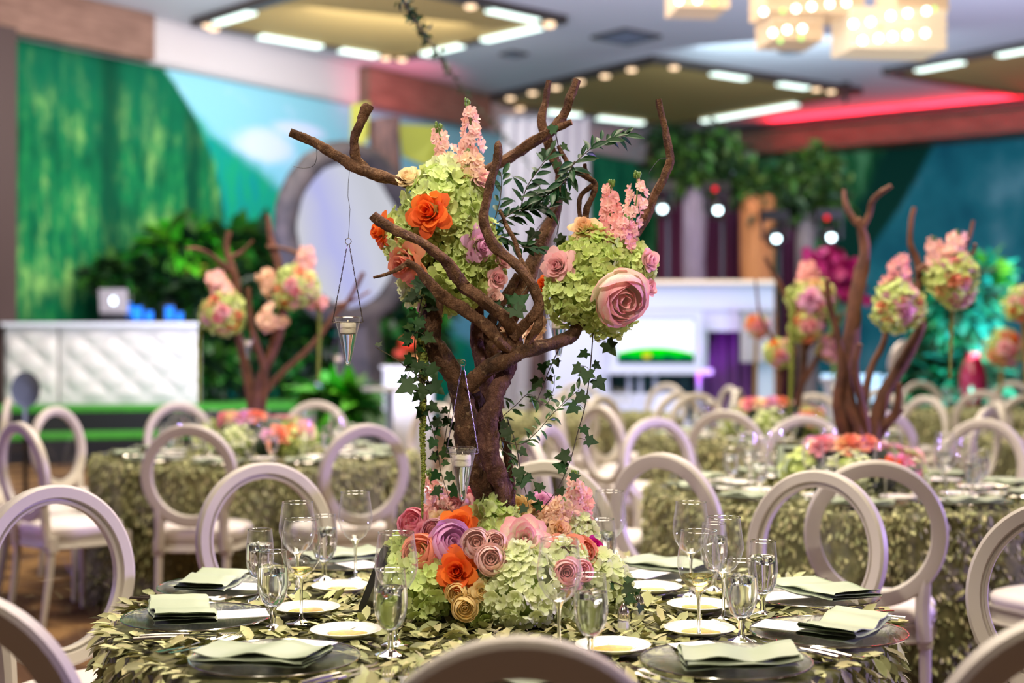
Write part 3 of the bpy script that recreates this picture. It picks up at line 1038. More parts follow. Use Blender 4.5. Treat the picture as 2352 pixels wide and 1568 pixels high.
def napkin(seed, w=0.235, d=0.135, curl=0.0):
    """S-folded satin napkin lying flat, folds along x"""
    g = random.Random(seed)
    t = thing('folded_napkin', '', 'napkin')
    prof = []
    h = 0.006
    lay = 4
    for k in range(lay):
        z = 0.002 + k * h
        dd = d / 2 * (1 - 0.015 * k)
        seq = [(-dd, z), (-dd * 0.5, z + 0.0008), (0, z), (dd * 0.5, z + 0.0008), (dd, z)]
        if k % 2:
            seq = seq[::-1]
        prof += seq
        if k < lay - 1:
            e = seq[-1]
            s = 1 if e[0] > 0 else -1
            prof.append((e[0] + s * 0.0035, z + h / 2))
    K = 14
    V, F = [], []
    n = len(prof)
    ph = g.random() * 6
    for i in range(K + 1):
        u = i / K - 0.5
        for j, (y, z) in enumerate(prof):
            lift = 0.0045 * math.sin(u * 7 + ph) * (z / 0.026) + 0.003 * math.sin(u * 13 + j * 0.3 + ph)
            ed = max(0, abs(u) - 0.36) / 0.14
            V.append((u * w + 0.02 * (y / d) + 0.006 * math.sin(j * 0.9 + ph) * ed * 0.6, y + 0.004 * math.sin(u * 9 + ph), max(0.0012, z + lift * (0.25 + (z / 0.026)) + curl * ed * ed * (z / 0.026) * 0.02)))
    for i in range(K):
        for j in range(n - 1):
            F.append((i * n + j, i * n + j + 1, (i + 1) * n + j + 1, (i + 1) * n + j))
    MB().add(V, F).obj('satin_sheet', M_napkin, t, True, 70)
    # hemmed edge along the open side
    pts = [Vector(V[i * n + n - 1]) for i in range(K + 1)]
    MB().tube(pts, 0.0016, 6).obj('hem', M_napkin, t)
    return t


def menu_card():
    m = MB().box((0, 0, 0.0008), (0.098, 0.205, 0.0016))
    return m


def fork(tines=4):
    m = MB()
    hz = [(-0.095, 0.0045), (-0.06, 0.004), (-0.02, 0.003), (0.02, 0.0055), (0.045, 0.008)]
    wid = [0.0055, 0.0048, 0.0030, 0.0030, 0.0095]
    V, F = [], []
    for (y, z), w in zip(hz, wid):
        V += [(-w, y, z), (w, y, z), (w, y, z + 0.002), (-w, y, z + 0.002)]
    for i in range(len(hz) - 1):
        for k in range(4):
            F.append((i * 4 + k, i * 4 + (k + 1) % 4, (i + 1) * 4 + (k + 1) % 4, (i + 1) * 4 + k))
    F += [(3, 2, 1, 0), (16, 17, 18, 19)]
    m.add(V, F)
    for k in range(tines):
        x = -0.0082 + k * 0.01640 / (tines - 1)
        m.tube([(x * 1.0, 0.044, 0.009), (x * 1.15, 0.065, 0.0075), (x * 1.15, 0.085, 0.0105), (x * 1.1, 0.095, 0.014)], [0.0016, 0.0015, 0.0013, 0.0008], 5)
    return m


def knife():
    m = MB()
    m.tube([(0, -0.11, 0.004), (0, -0.06, 0.0045), (0, -0.005, 0.004)], [0.0055, 0.0062, 0.0045], 8)
    V = [(-0.006, -0.005, 0.003), (0.0065, -0.005, 0.003), (0.0085, 0.06, 0.003), (0.003, 0.105, 0.003), (-0.006, 0.085, 0.003)]
    V += [(x, y, 0.0046) for x, y, z in V]
    m.add(V, [(4, 3, 2, 1, 0), (5, 6, 7, 8, 9), (0, 1, 6, 5), (1, 2, 7, 6), (2, 3, 8, 7), (3, 4, 9, 8), (4, 0, 5, 9)])
    return m


PROTO = {}


def proto(key, build):
    """first use returns the built thing, later uses copy it"""
    if key not in PROTO:
        PROTO[key] = build()
        return PROTO[key], True
    return PROTO[key], False


def put(key, build, loc, rz, label, group=None):
    o, first = proto(key, build)
    if first:
        o.location = loc
        o.rotation_euler = (0, 0, rz)
        o['label'] = label
        if group:
            o['group'] = group
        return o
    return copy_tree(o, loc, rz, label, group)


MESHES = {}


def put_mesh(name, key, build, m, loc, rot, label, cat, group=None):
    if key not in MESHES:
        MESHES[key] = build().mesh(name, m, True, 40)
    o = link(name, MESHES[key])
    o.location = loc
    o.rotation_euler = rot
    return tag(o, label, cat, group)


ZL = TABLE_Z + 0.008          # on the leaves


def at_d(px, d, z):
    return Vector(((px - CX) / F_PX * d, d, z))


# wine glasses and goblets of the near table: (pixel column, depth, label)
wine = [(692, 3.30, 'tall wine glass with pale leftover wine beside the left napkins', 1), (683, 3.65, 'empty wine glass behind the tall one with leftover wine', 0),
        (816, 3.89, 'empty wine glass standing alone behind the dark table sign', 0), (910, 3.07, 'empty wine glass before the hydrangeas, behind the iced goblet', 0),
        (1284, 2.97, 'empty wine glass before the right part of the flower mound', 0), (1605, 3.10, 'wine glass with a little white wine on the right, frontmost of three', 1),
        (1662, 3.34, 'wine glass of the right trio, behind the one with white wine', 0), (1587, 3.65, 'wine glass at the back of the right trio', 0),
        (1400, 3.92, 'wine glass right behind the flower mound, before a tan chair back', 0)]
WG = {}
for px, d, lab, w in wine:
    o = put('wine', wine_glass, at_d(px, d, ZL), 0, lab, 'wine glasses on the near table')
    WG[px] = o
for px, top in ((692, 0.018), (1605, 0.034)):
    h = 0.240 - 0.132
    prof = [(0.0, h + 0.003), (0.013, h + 0.0035), (0.027, h + 0.0145)]
    prof += [(0.0385, h + 0.032)] if top > 0.03 else []
    prof += [(prof[-1][0] + 0.001, h + top), (0, h + top)]
    tag(MB().lathe(prof, 24).obj('leftover_wine', M_wine, WG[px]), 'shallow pale wine')
gob = [(627, 3.22, 'misted water goblet before the left wine glasses'), (597, 3.59, 'water goblet behind the misted one at the left napkins'), (897, 2.96, 'iced water goblet in front of the left flowers'),
       (1357, 2.90, 'water goblet in front of the right hydrangeas'), (1703, 3.09, 'water goblet in front of the right place settings'), (1752, 3.38, 'iced water goblet before the folded green napkin'),
       (1640, 3.72, 'water goblet half hidden behind the right trio of wine glasses'), (745, 3.88, 'water goblet seen through the left wine glasses'), (1384, 3.80, 'water goblet right behind the flower mound')]
for i, (px, d, lab) in enumerate(gob):
    put('goblet', goblet, at_d(px, d, ZL), i * 1.3, lab, 'water goblets on the near table')
plates = [(795, 1452, 'oil plate before the iced goblet, left front'), (705, 1400, 'oil plate behind the misted goblet'), (785, 1350, 'oil plate next to the dark table sign'), (1408, 1487, 'oil plate behind the front chair, right of the goblet'),
          (1607, 1448, 'oil plate under the front right wine glass'), (1607, 1393, 'oil plate behind the right wine glasses'), (1497, 1352, 'oil plate right of the flower mound, farthest back')]
PLATE_POS = []
for i, (px, py, lab) in enumerate(plates):
    p = on_plane(px, py, ZL + 0.012)
    PLATE_POS.append(p)
    put('oil', oil_plate, (p.x, p.y, ZL), i * 0.9, 'white ' + lab, 'bread oil plates on the near table')

seats = [(632, 1512, 'front left seat, beside the forks', 1), (452, 1418, 'left seat', 2), (515, 1348, 'rear left seat under a wine glass', 3), (795, 1290, 'back left seat behind the table sign', 4),
         (1668, 1518, 'front right seat', 5), (1903, 1452, 'right seat near the table edge', 6), (1862, 1368, 'rear right seat before the oval chair', 7), (1525, 1312, 'back right seat behind the oil plate', 8), (1168, 1568, 'seat behind the nearest chair', 9)]
CH_POS = []
for px, py, lab, i in seats:
    p = on_plane(px, py, ZL + 0.012)
    CH_POS.append(p)
    e = Vector((p.x - T0[0], p.y - T0[1]))
    e.normalize()
    rz = math.atan2(e.x, -e.y)             # local +y points at the table centre
    put('charger', charger, (p.x, p.y, ZL), rz, 'clear glass charger with silver rim at the ' + lab, 'glass chargers on the near table')
    Mz = Matrix.Translation((p.x, p.y, ZL + 0.0065)) @ Matrix.Rotation(rz, 4, 'Z')
    tw = [0, 0.5, 0.1, 0.25, 0, -0.5, -0.15, 0.35, 0.1, 0.05][i]
    nk = napkin(i, curl=0.6 if i in (2, 6) else 0.25)
    q = Mz @ Vector((0.0, -0.035, 0.0110))
    nk.location = q
    nk.rotation_euler = (0, 0, rz + tw)
    tag(nk, 'sage satin napkin folded on the charger of the ' + lab, 'napkin', 'sage napkins on the near table')
    q = Mz @ Vector((0.005 - 0.03 * math.sin(tw), 0.060, 0.0095))
    put_mesh('menu_card', 'card', menu_card, M_card, q, (0, 0, rz + tw * 0.6), 'white menu card tucked under the napkin of the ' + lab, 'card', 'menu cards on the near table')
    for k, (x, nm, bld, cat) in enumerate(((-0.200, 'fork', fork, 'fork'), (-0.228, 'fork', fork, 'fork'), (0.198, 'knife', knife, 'knife'), (0.224, 'knife', knife, 'knife'))):
        q = Mz @ Vector((x, -0.01 - 0.012 * (k % 2), 0.002))
        put_mesh(nm, nm, bld, M_steel, q, (0, 0, rz), 'polished %s %s the charger of the %s' % (nm, ['just left of', 'second left of', 'just right of', 'second right of'][k], lab), cat, 'cutlery on the near table')

# salt and pepper
M_salt = mat('salt', S(240, 236, 226), 0.8)
M_pepper = mat('ground pepper', S(80, 70, 60), 0.9)
for px, py, nm, cm, lab in ((1432, 1452, 'salt_shaker', M_salt, 'small glass salt shaker with pointed chrome cap beside the flowers'), (1466, 1425, 'pepper_shaker', M_salt, 'small glass shaker with domed chrome cap behind the salt')):
    p = on_plane(px, py, ZL)
    t = thing(nm, lab, 'shaker', (p.x, p.y, ZL), 0.4, 'shakers')
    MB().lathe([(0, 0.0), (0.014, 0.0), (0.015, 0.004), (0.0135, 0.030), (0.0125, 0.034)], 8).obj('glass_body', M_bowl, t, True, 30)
    MB().lathe([(0, 0.002), (0.0125, 0.002), (0.0118, 0.024), (0, 0.025)], 8).obj('salt_fill', cm, t, True, 30)
    MB().lathe([(0.0135, 0.033), (0.014, 0.036), (0.0135, 0.040), (0.014, 0.043), (0.0115, 0.052), (0.006, 0.060), (0.002, 0.065), (0, 0.066)], 16).obj('chrome_cap', M_steel, t)

# dark table sign, seen edge on
M_black = mat('black lacquer', S(18, 17, 18), 0.3, spec=0.5)
p = on_plane(838, 1402, ZL)
t = thing('table_sign', 'black framed table sign on an easel back, seen edge on beside the flowers', 'sign', (p.x, p.y, ZL), 0)
Mt = Matrix.Rotation(R(21), 4, 'Y') @ Matrix.Rotation(R(-6), 4, 'Z')
MB().box((0, 0, 0.088), (0.014, 0.125, 0.172), M=Mt).box((-0.0085, 0, 0.088), (0.004, 0.105, 0.150), M=Mt).obj('frame_panel', M_black, t, False)
MB().box((0, 0, 0.070), (0.006, 0.045, 0.150), M=Matrix.Translation((0.072, 0, 0)) @ Matrix.Rotation(R(-10), 4, 'Y')).obj('easel_leg', M_black, t, False)
SIGN_POS = p

keep0 = [(p.x, p.y, 0.165) for p in CH_POS] + [(p.x, p.y, 0.060) for p in PLATE_POS]
keep0 += [(at_d(px, d, 0).x, d, 0.034) for px, d, *_ in wine] + [(at_d(px, d, 0).x, d, 0.033) for px, d, *_ in gob] + [(SIGN_POS.x + 0.02, SIGN_POS.y, 0.05)]
leaf_table(T0, 'round table under a sage leaf-covered cloth, set with glasses, in focus', 5200, 4200, keep0, 300)

# ------------------------------------------------------------------ flowers
ROSE_COL = {
    'orange': (S(255, 132, 52), S(255, 122, 50)), 'coral': (S(255, 202, 172), S(255, 168, 138)), 'peach': (S(255, 226, 180), S(255, 212, 168)), 'yellow': (S(255, 240, 190), S(252, 222, 158)),
    'pink': (S(255, 226, 222), S(255, 198, 204)), 'blush': (S(255, 236, 226), S(255, 216, 208)), 'cream_pink': (S(255, 240, 222), S(252, 178, 186)), 'lavender': (S(252, 220, 238), S(246, 188, 226)),
    'rose_pink': (S(255, 202, 208), S(250, 164, 182)), 'cream': (S(255, 244, 220), S(255, 232, 192)), 'magenta': (S(226, 40, 150), S(214, 24, 136)),
}
M_rose = {k: petal_mat('%s petal' % k.replace('_', ' '), a, b, 0.32, (0.62, 1.0) if k == 'cream_pink' else (0.3, 0.95)) for k, (a, b) in ROSE_COL.items()}
M_sepal = mat('flower green', S(74, 110, 44), 0.6, vary=0.5)
M_stem = mat('green stem', S(108, 138, 62), 0.55)
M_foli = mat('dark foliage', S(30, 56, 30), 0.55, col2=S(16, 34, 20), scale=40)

# layers: petals, radius, height, lip, half-angle, closing angle (0: open form)
ROSE_KIND = {
    'open': [(3, 0.10, 0.90, 0.00, 1.5, 0), (3, 0.19, 0.90, 0.03, 1.35, 0), (3, 0.30, 0.88, 0.08, 1.25, 0), (4, 0.42, 0.80, 0.20, 1.0, 0), (5, 0.52, 0.66, 0.38, 0.86, 0), (5, 0.60, 0.46, 0.52, 0.80, 0)],
    'cup': [(3, 0.22, 0.98, 0.0, 1.5, 2.2), (3, 0.40, 0.98, 0.03, 1.4, 2.2), (3, 0.62, 0.98, 0.05, 1.35, 2.35), (4, 0.82, 0.96, 0.06, 1.15, 2.42), (4, 0.96, 0.90, 0.06, 1.1, 2.25), (4, 1.04, 0.80, 0.10, 1.05, 1.85)],
    'tight': [(3, 0.15, 1.05, 0.00, 1.5, 0), (3, 0.28, 1.08, 0.03, 1.35, 0), (3, 0.42, 1.06, 0.08, 1.25, 0), (4, 0.58, 1.00, 0.18, 1.05, 0), (5, 0.66, 0.82, 0.34, 0.85, 0)],
}


def petal_layer(R_, H, lip, al, close, seed, rough=0.02, nu=6, nv=5):
    g = random.Random(seed)
    V, F, A = [], [], []
    ph = g.random() * 6
    for j in range(nv + 1):
        v = j / nv
        for i in range(nu):
            u = 2 * i / (nu - 1) - 1
            ve = v * (1 - (0.12 + 0.55 * lip) * abs(u) ** 2.0)
            sft = max(0.0, (ve - 0.50) / 0.50)
            if close:
                phi = 0.25 + (close - 0.25) * ve
                r = R_ * math.sin(phi) + lip * sft ** 2
                z = H * (1 - math.cos(phi)) * 0.62
                r += 0.07 * R_ * u
            else:
                prof = math.sin(min(1, ve * 1.02) * PI / 2) ** 0.55
                r = 0.05 + R_ * prof + lip * sft ** 1.5
                z = H * ve ** 1.05 - lip * 0.62 * sft ** 2.4
                r += 0.13 * R_ * u + lip * 0.30 * sft * abs(u) ** 2.5
                z -= lip * 0.30 * sft * abs(u) ** 2.0
            wave = rough * math.sin(u * 4 + ph) * sft
            th = al * u * (0.30 + 0.70 * math.sin(PI * min(1, 0.12 + 0.60 * v))) * (1 - 0.20 * sft * (lip > .1))
            V.append(((r + wave) * math.cos(th), (r + wave) * math.sin(th), z + wave))
            A.append(v)
    for j in range(nv):
        for i in range(nu - 1):
            F.append((j * nu + i, j * nu + i + 1, (j + 1) * nu + i + 1, (j + 1) * nu + i))
    return V, F, A


PETAL_ME = {}


def petal_me(col, kind, layer, var):
    key = (col, kind, layer, var)
    if key not in PETAL_ME:
        c, R_, H, lip, al, cl = ROSE_KIND[kind][layer]
        V, F, A = petal_layer(R_, H, lip, al, cl, layer * 17 + var * 5 + len(kind), 0.025)
        PETAL_ME[key] = MB().add(V, F, 0, None, A).mesh('petal', M_rose[col])
    return PETAL_ME[key]


CORE_ME = {}


def rose_core(col):
    if col not in CORE_ME:
        m = MB()
        m.ball((0, 0, 0.36), 0.11, 8, 6, 0, (1, 1, 2.4))
        m.lathe([(0, -0.16), (0.10, -0.13), (0.15, -0.02), (0.20, 0.06)], 8, 1)
        for k in range(5):
            a = k * 2 * PI / 5
            m.add([(0.14 * math.cos(a - .3), 0.14 * math.sin(a - .3), 0), (0.14 * math.cos(a + .3), 0.14 * math.sin(a + .3), 0), (0.55 * math.cos(a), 0.55 * math.sin(a), -0.05), (0.30 * math.cos(a), 0.30 * math.sin(a), -0.08)], [(0, 3, 2), (3, 1, 2)], 1)
        CORE_ME[col] = m.mesh('rose', [M_rose[col], M_sepal])
    return CORE_ME[col]


def rose(parent, center, n, radius, col, kind='open', seed=0, joined=False, name='rose', label=None):
    """center is the middle of the bloom; one core with its petals as children"""
    g = random.Random(seed * 31 + 5)
    loc = Vector(parent.location) if parent is not None else Vector()
    n = Vector(n).normalized()
    M = frame(Vector(center) - loc - n * radius * 0.36, n, (1, 0, 0.3), radius) @ Matrix.Rotation(g.random() * 6.28, 4, 'Z')
    if joined:
        mb = MB()
        me = rose_core(col)
        for li, (c, *_r) in enumerate(ROSE_KIND[kind]):
            V, F, A = petal_layer(*_r, li * 17 + len(kind), 0.03, 4, 4)
            for k in range(c):
                mb.add(V, F, 0, Matrix.Rotation(2 * PI * k / c + li * 0.9, 4, 'Z'), A)
        mb.ball((0, 0, 0.36), 0.11, 6, 4, 0, (1, 1, 2.4))
        o = mb.obj(name, M_rose[col], parent, M=M)
        return o
    o = link(name, rose_core(col), parent, M=M)
    tag(o, label or '%s rose' % col.replace('_', ' '))
    for li, (c, *_r) in enumerate(ROSE_KIND[kind]):
        for k in range(c):
            Mp = Matrix.Rotation(2 * PI * (k + g.uniform(-.1, .1)) / c + li * 0.9, 4, 'Z') @ Matrix.Rotation(g.uniform(-.07, .10) * (li > 1), 4, 'Y') @ Matrix.Scale(g.uniform(.94, 1.08), 4)
            link('petal', petal_me(col, kind, li, k % 2), o, M=Mp)
    return o


# hydrangea florets: four cupped petals
def floret_geo(seed, cup=0.25, ruffle=0.05):
    g = random.Random(seed)
    V, F = [(0, 0, 0.0)], []
    for k in range(4):
        a = k * PI / 2 + g.uniform(-.12, .12)
        s = g.uniform(0.9, 1.1)
        ca, sa = math.cos(a), math.sin(a)
        b = len(V)
        tw = g.uniform(-0.2, 0.2)
        for (r, w, z) in ((0.40, 0.42, 0.08), (0.78, 0.52, 0.05 + cup * 0.45), (1.02, 0.26, cup)):
            for q in (-1, 0, 1):
                x, y = r * s * (1 - 0.04 * q * q), q * w * s
                zz = z + 0.13 * q * q * r + tw * q * 0.3 * r + g.uniform(-ruffle, ruffle)
                V.append((x * ca - y * sa, x * sa + y * ca, zz))
        F += [(0, b, b + 1), (0, b + 1, b + 2), (b, b + 3, b + 4, b + 1), (b + 1, b + 4, b + 5, b + 2), (b + 3, b + 6, b + 7, b + 4), (b + 4, b + 7, b + 8, b + 5)]
    A = [0.0] + [v for k in range(4) for v in (0.4, 0.4, 0.4, 0.75, 0.75, 0.75, 1, 1, 1)]
    return V, F, A


M_hyd = {'lime': petal_mat('lime hydrangea', S(214, 230, 140), S(216, 232, 156), 0.25), 'pale': petal_mat('pale green hydrangea', S(226, 236, 172), S(236, 242, 200), 0.25),
         'olive': petal_mat('olive hydrangea', S(196, 214, 118), S(206, 220, 138), 0.25)}
FLORET = {}


def floret_me(kind, var):
    if (kind, var) not in FLORET:
        V, F, A = floret_geo(var * 7 + 1, (0.15, 0.35, 0.55)[var % 3])
        FLORET[(kind, var)] = MB().add(V, F, 0, None, A).mesh('floret', M_hyd[kind])
    return FLORET[(kind, var)]


M_hcore = mat('hydrangea inner stalks', S(150, 166, 80), 0.7, col2=S(116, 136, 60), scale=30)


def hydrangea(parent, center, rad, kind='lime', n=190, seed=0, single=42, sq=(1, 1, 1), fs=0.0195):
    loc = Vector(parent.location)
    c = Vector(center) - loc
    core = MB().ball((0, 0, 0), rad * 0.86, 14, 9, 0, sq).obj('hydrangea_head', M_hcore, parent, loc=c)
    g = np.random.default_rng(seed + 11)
    i = np.arange(n)
    ph = i * PI * (3 - math.sqrt(5))
    zz = 1 - 2 * (i + 0.5) / n
    d = np.stack([np.sqrt(1 - zz ** 2) * np.cos(ph), np.sqrt(1 - zz ** 2) * np.sin(ph), zz], -1)
    ax = g.normal(size=3)
    d = d + g.normal(0, 0.07, d.shape)
    d /= np.linalg.norm(d, axis=1)[:, None]
    lump = 1 + 0.07 * np.sin(d @ g.normal(0, 4, 3)) + 0.05 * np.sin(d @ g.normal(0, 7, 3) + 1) + g.normal(0, 0.035, n)
    to_cam = np.array(Vector((0, 0, CAM_Z)) - Vector(center))
    to_cam /= np.linalg.norm(to_cam)
    face = d @ to_cam
    order = np.argsort(-(face + g.random(n) * 0.5))
    singles = set(order[:single].tolist())
    Ms = []
    for k in range(n):
        nrm = d[k] + g.normal(0, 0.30, 3)
        M = frame(d[k] * np.array(sq) * rad * lump[k], nrm, g.normal(size=3), fs * g.uniform(0.82, 1.2))
        if k in singles:
            link('floret', floret_me(kind, k % 3), core, M=M)
        else:
            Ms.append(np.array(M))
    V, F, A = floret_geo(3, 0.3)
    tag(scatter('florets', V, F, Ms, M_hyd[kind], core, A), kind='stuff')
    return core


# stock: a spike of ruffled blossoms
def blossom_geo(seed):
    g = random.Random(seed)
    V, F, A = [(0, 0, 0)], [], [0.0]
    for ring, (cnt, z0, spread) in enumerate(((5, 0.0, 1.0), (4, 0.12, 0.62))):
        for k in range(cnt):
            a = (k + 0.5 * ring) * 2 * PI / cnt + g.uniform(-.2, .2)
            ca, sa = math.cos(a), math.sin(a)
            b = len(V)
            for (r, w, z, al) in ((0.5, 0.34, 0.10, 0.5), (0.95, 0.46, 0.20 if ring == 0 else 0.5, 1.0)):
                for q in (-1, 0, 1):
                    x, y = r * spread, q * w * spread
                    V.append((x * ca - y * sa, x * sa + y * ca, z0 + z + g.uniform(-.12, .16) * al))
                    A.append(al)
            F += [(0, b, b + 1), (0, b + 1, b + 2), (b, b + 3, b + 4, b + 1), (b + 1, b + 4, b + 5, b + 2)]
    return V, F, A


M_stock = {'pink': petal_mat('pink stock', S(255, 224, 208), S(255, 202, 194)), 'peach': petal_mat('peach stock', S(255, 228, 196), S(255, 214, 190)), 'rose': petal_mat('rose stock', S(252, 204, 194), S(248, 178, 180))}
BLOSS = {}


def blossom_me(col, var):
    if (col, var) not in BLOSS:
        V, F, A = blossom_geo(var + 3)
        BLOSS[(col, var)] = MB().add(V, F, 0, None, A).mesh('blossom', M_stock[col])
    return BLOSS[(col, var)]


def stock(parent, pts, col='pink', n=24, size=0.020, width=0.028, seed=0, bare=0.25):
    """pts: world points from the base of the spike to its tip"""
    g = random.Random(seed + 3)
    loc = Vector(parent.location)
    path = [Vector(p) - loc for p in catmull(pts, 6)]
    m = MB().tube(path, list(np.linspace(0.0035, 0.0015, len(path))), 6)
    # buds at the tip
    for k in range(9):
        t = path[-1].lerp(path[-2 if k < 4 else -3], g.random())
        off = Vector((g.uniform(-1, 1), g.uniform(-1, 1), g.uniform(-.4, 1))) * 0.008
        m.ball(t + off, 0.0038, 6, 4, 0, (1, 1, 1.5))
    o = m.obj('stock_spike', M_stem, parent)
    L = len(path) - 1
    for k in range(n):
        u = (k + g.random() * 0.6) / n * (1 - bare * 0.35)
        f = u * L
        i = min(L - 1, int(f))
        p = path[i].lerp(path[i + 1], f - i)
        t = (path[i + 1] - path[i]).normalized()
        a = k * 2.4 + g.uniform(-.4, .4)
        x = t.orthogonal().normalized()
        d = (Matrix.Rotation(a, 3, t) @ x)
        w = width * (1.0 - 0.55 * u)
        nn = d + t * 0.35 + Vector((0, -0.35, 0))
        link('blossom', blossom_me(col, k % 3), o, M=frame(p + d * w * g.uniform(0.5, 1.0), nn, t, size * (1.08 - 0.4 * u) * g.uniform(.85, 1.15)))
    return o


# ------------------------------------------------------------------ branches
def bark(name, c1, c2, c3):
    g = G(name)
    co = g.coords()
    n1 = g.noise(co, 28, 5, 0.6)
    n2 = g.noise(g.n('Mapping', {'Vector': co, 'Scale': (1, 1, 0.35)}), 130, 4, 0.6)
    n3 = g.noise(co, 75, 3)
    c = g.mix(g.step(n1, 0.36, 0.62), c1, c2)
    c = g.mix(g.math('MULTIPLY', g.step(n3, 0.56, 0.72), 0.7), c, c3)
    h = g.math('ADD', g.math('MULTIPLY', n1, 0.6), n2)
    n4 = g.noise(co, 260, 3, 0.6)
    c = g.mix(g.math('MULTIPLY', g.step(n4, 0.5, 0.75), 0.35), c, (0.02, 0.012, 0.008, 1))
    h = g.math('ADD', h, g.math('MULTIPLY', n4, 0.5))
    return g.done(g.bsdf(c, 0.8, 0, 0.2, h, 1.0, 0.010))


M_bark = bark('vine bark', S(60, 42, 30), S(104, 74, 54), S(150, 122, 92))
M_bark2 = bark('sunbleached branch bark', S(84, 58, 42), S(120, 86, 62), S(164, 130, 98))
M_bark3 = bark('reddish bark', S(76, 48, 42), S(112, 78, 66), S(150, 116, 100))
M_cut = mat('cut wood', S(176, 122, 74), 0.7, col2=S(120, 76, 44), scale=60)


def branch(parent, pts, r0, r1, m=None, seed=0, name='branch', sides=12, sub=7, rough=0.15, point=False):
    """pts: world points; r0, r1 in metres"""
    g = np.random.default_rng(seed + 100)
    loc = Vector(parent.location)
    P_ = np.array([tuple(Vector(p) - loc) for p in catmull(pts, sub)])
    n = len(P_)
    k0, k1 = g.uniform(0, 6, 2)
    t = np.linspace(0, 1, n)
    P_ += np.stack([np.sin(t * n * 0.55 + k0), np.sin(t * n * 0.47 + k1), np.zeros(n)], -1) * (r0 + r1) * 0.06
    rad = (r0 + (r1 - r0) * t) * (1 + 0.05 * np.sin(t * n * 0.62 + k0) + 0.06 * np.sin(t * n * 0.21 + k1))
    if point:
        rad[-3:] *= (0.85, 0.6, 0.25)
    gro = g.normal(0, 1, sides)
    gro = (gro + np.roll(gro, 1) * 0.6) * rough * 0.8
    jit = g.normal(0, rough * 0.28, (n, sides))
    tw = int(g.integers(5, 12))
    V, F = tube_mesh(P_, rad, sides, True, lambda i, k: 1 + gro[(k + i // tw) % sides] + jit[i, k])
    mb = MB().add(V, F[:-2])
    mb.add(V, F[-2:], 1)
    return mb.obj(name, [m or M_bark, M_cut], parent, True, 60)


D0 = 3.45


def px_pts(lst, d0=D0):
    return [P(x, y, d0 + dy) for x, y, dy in lst]


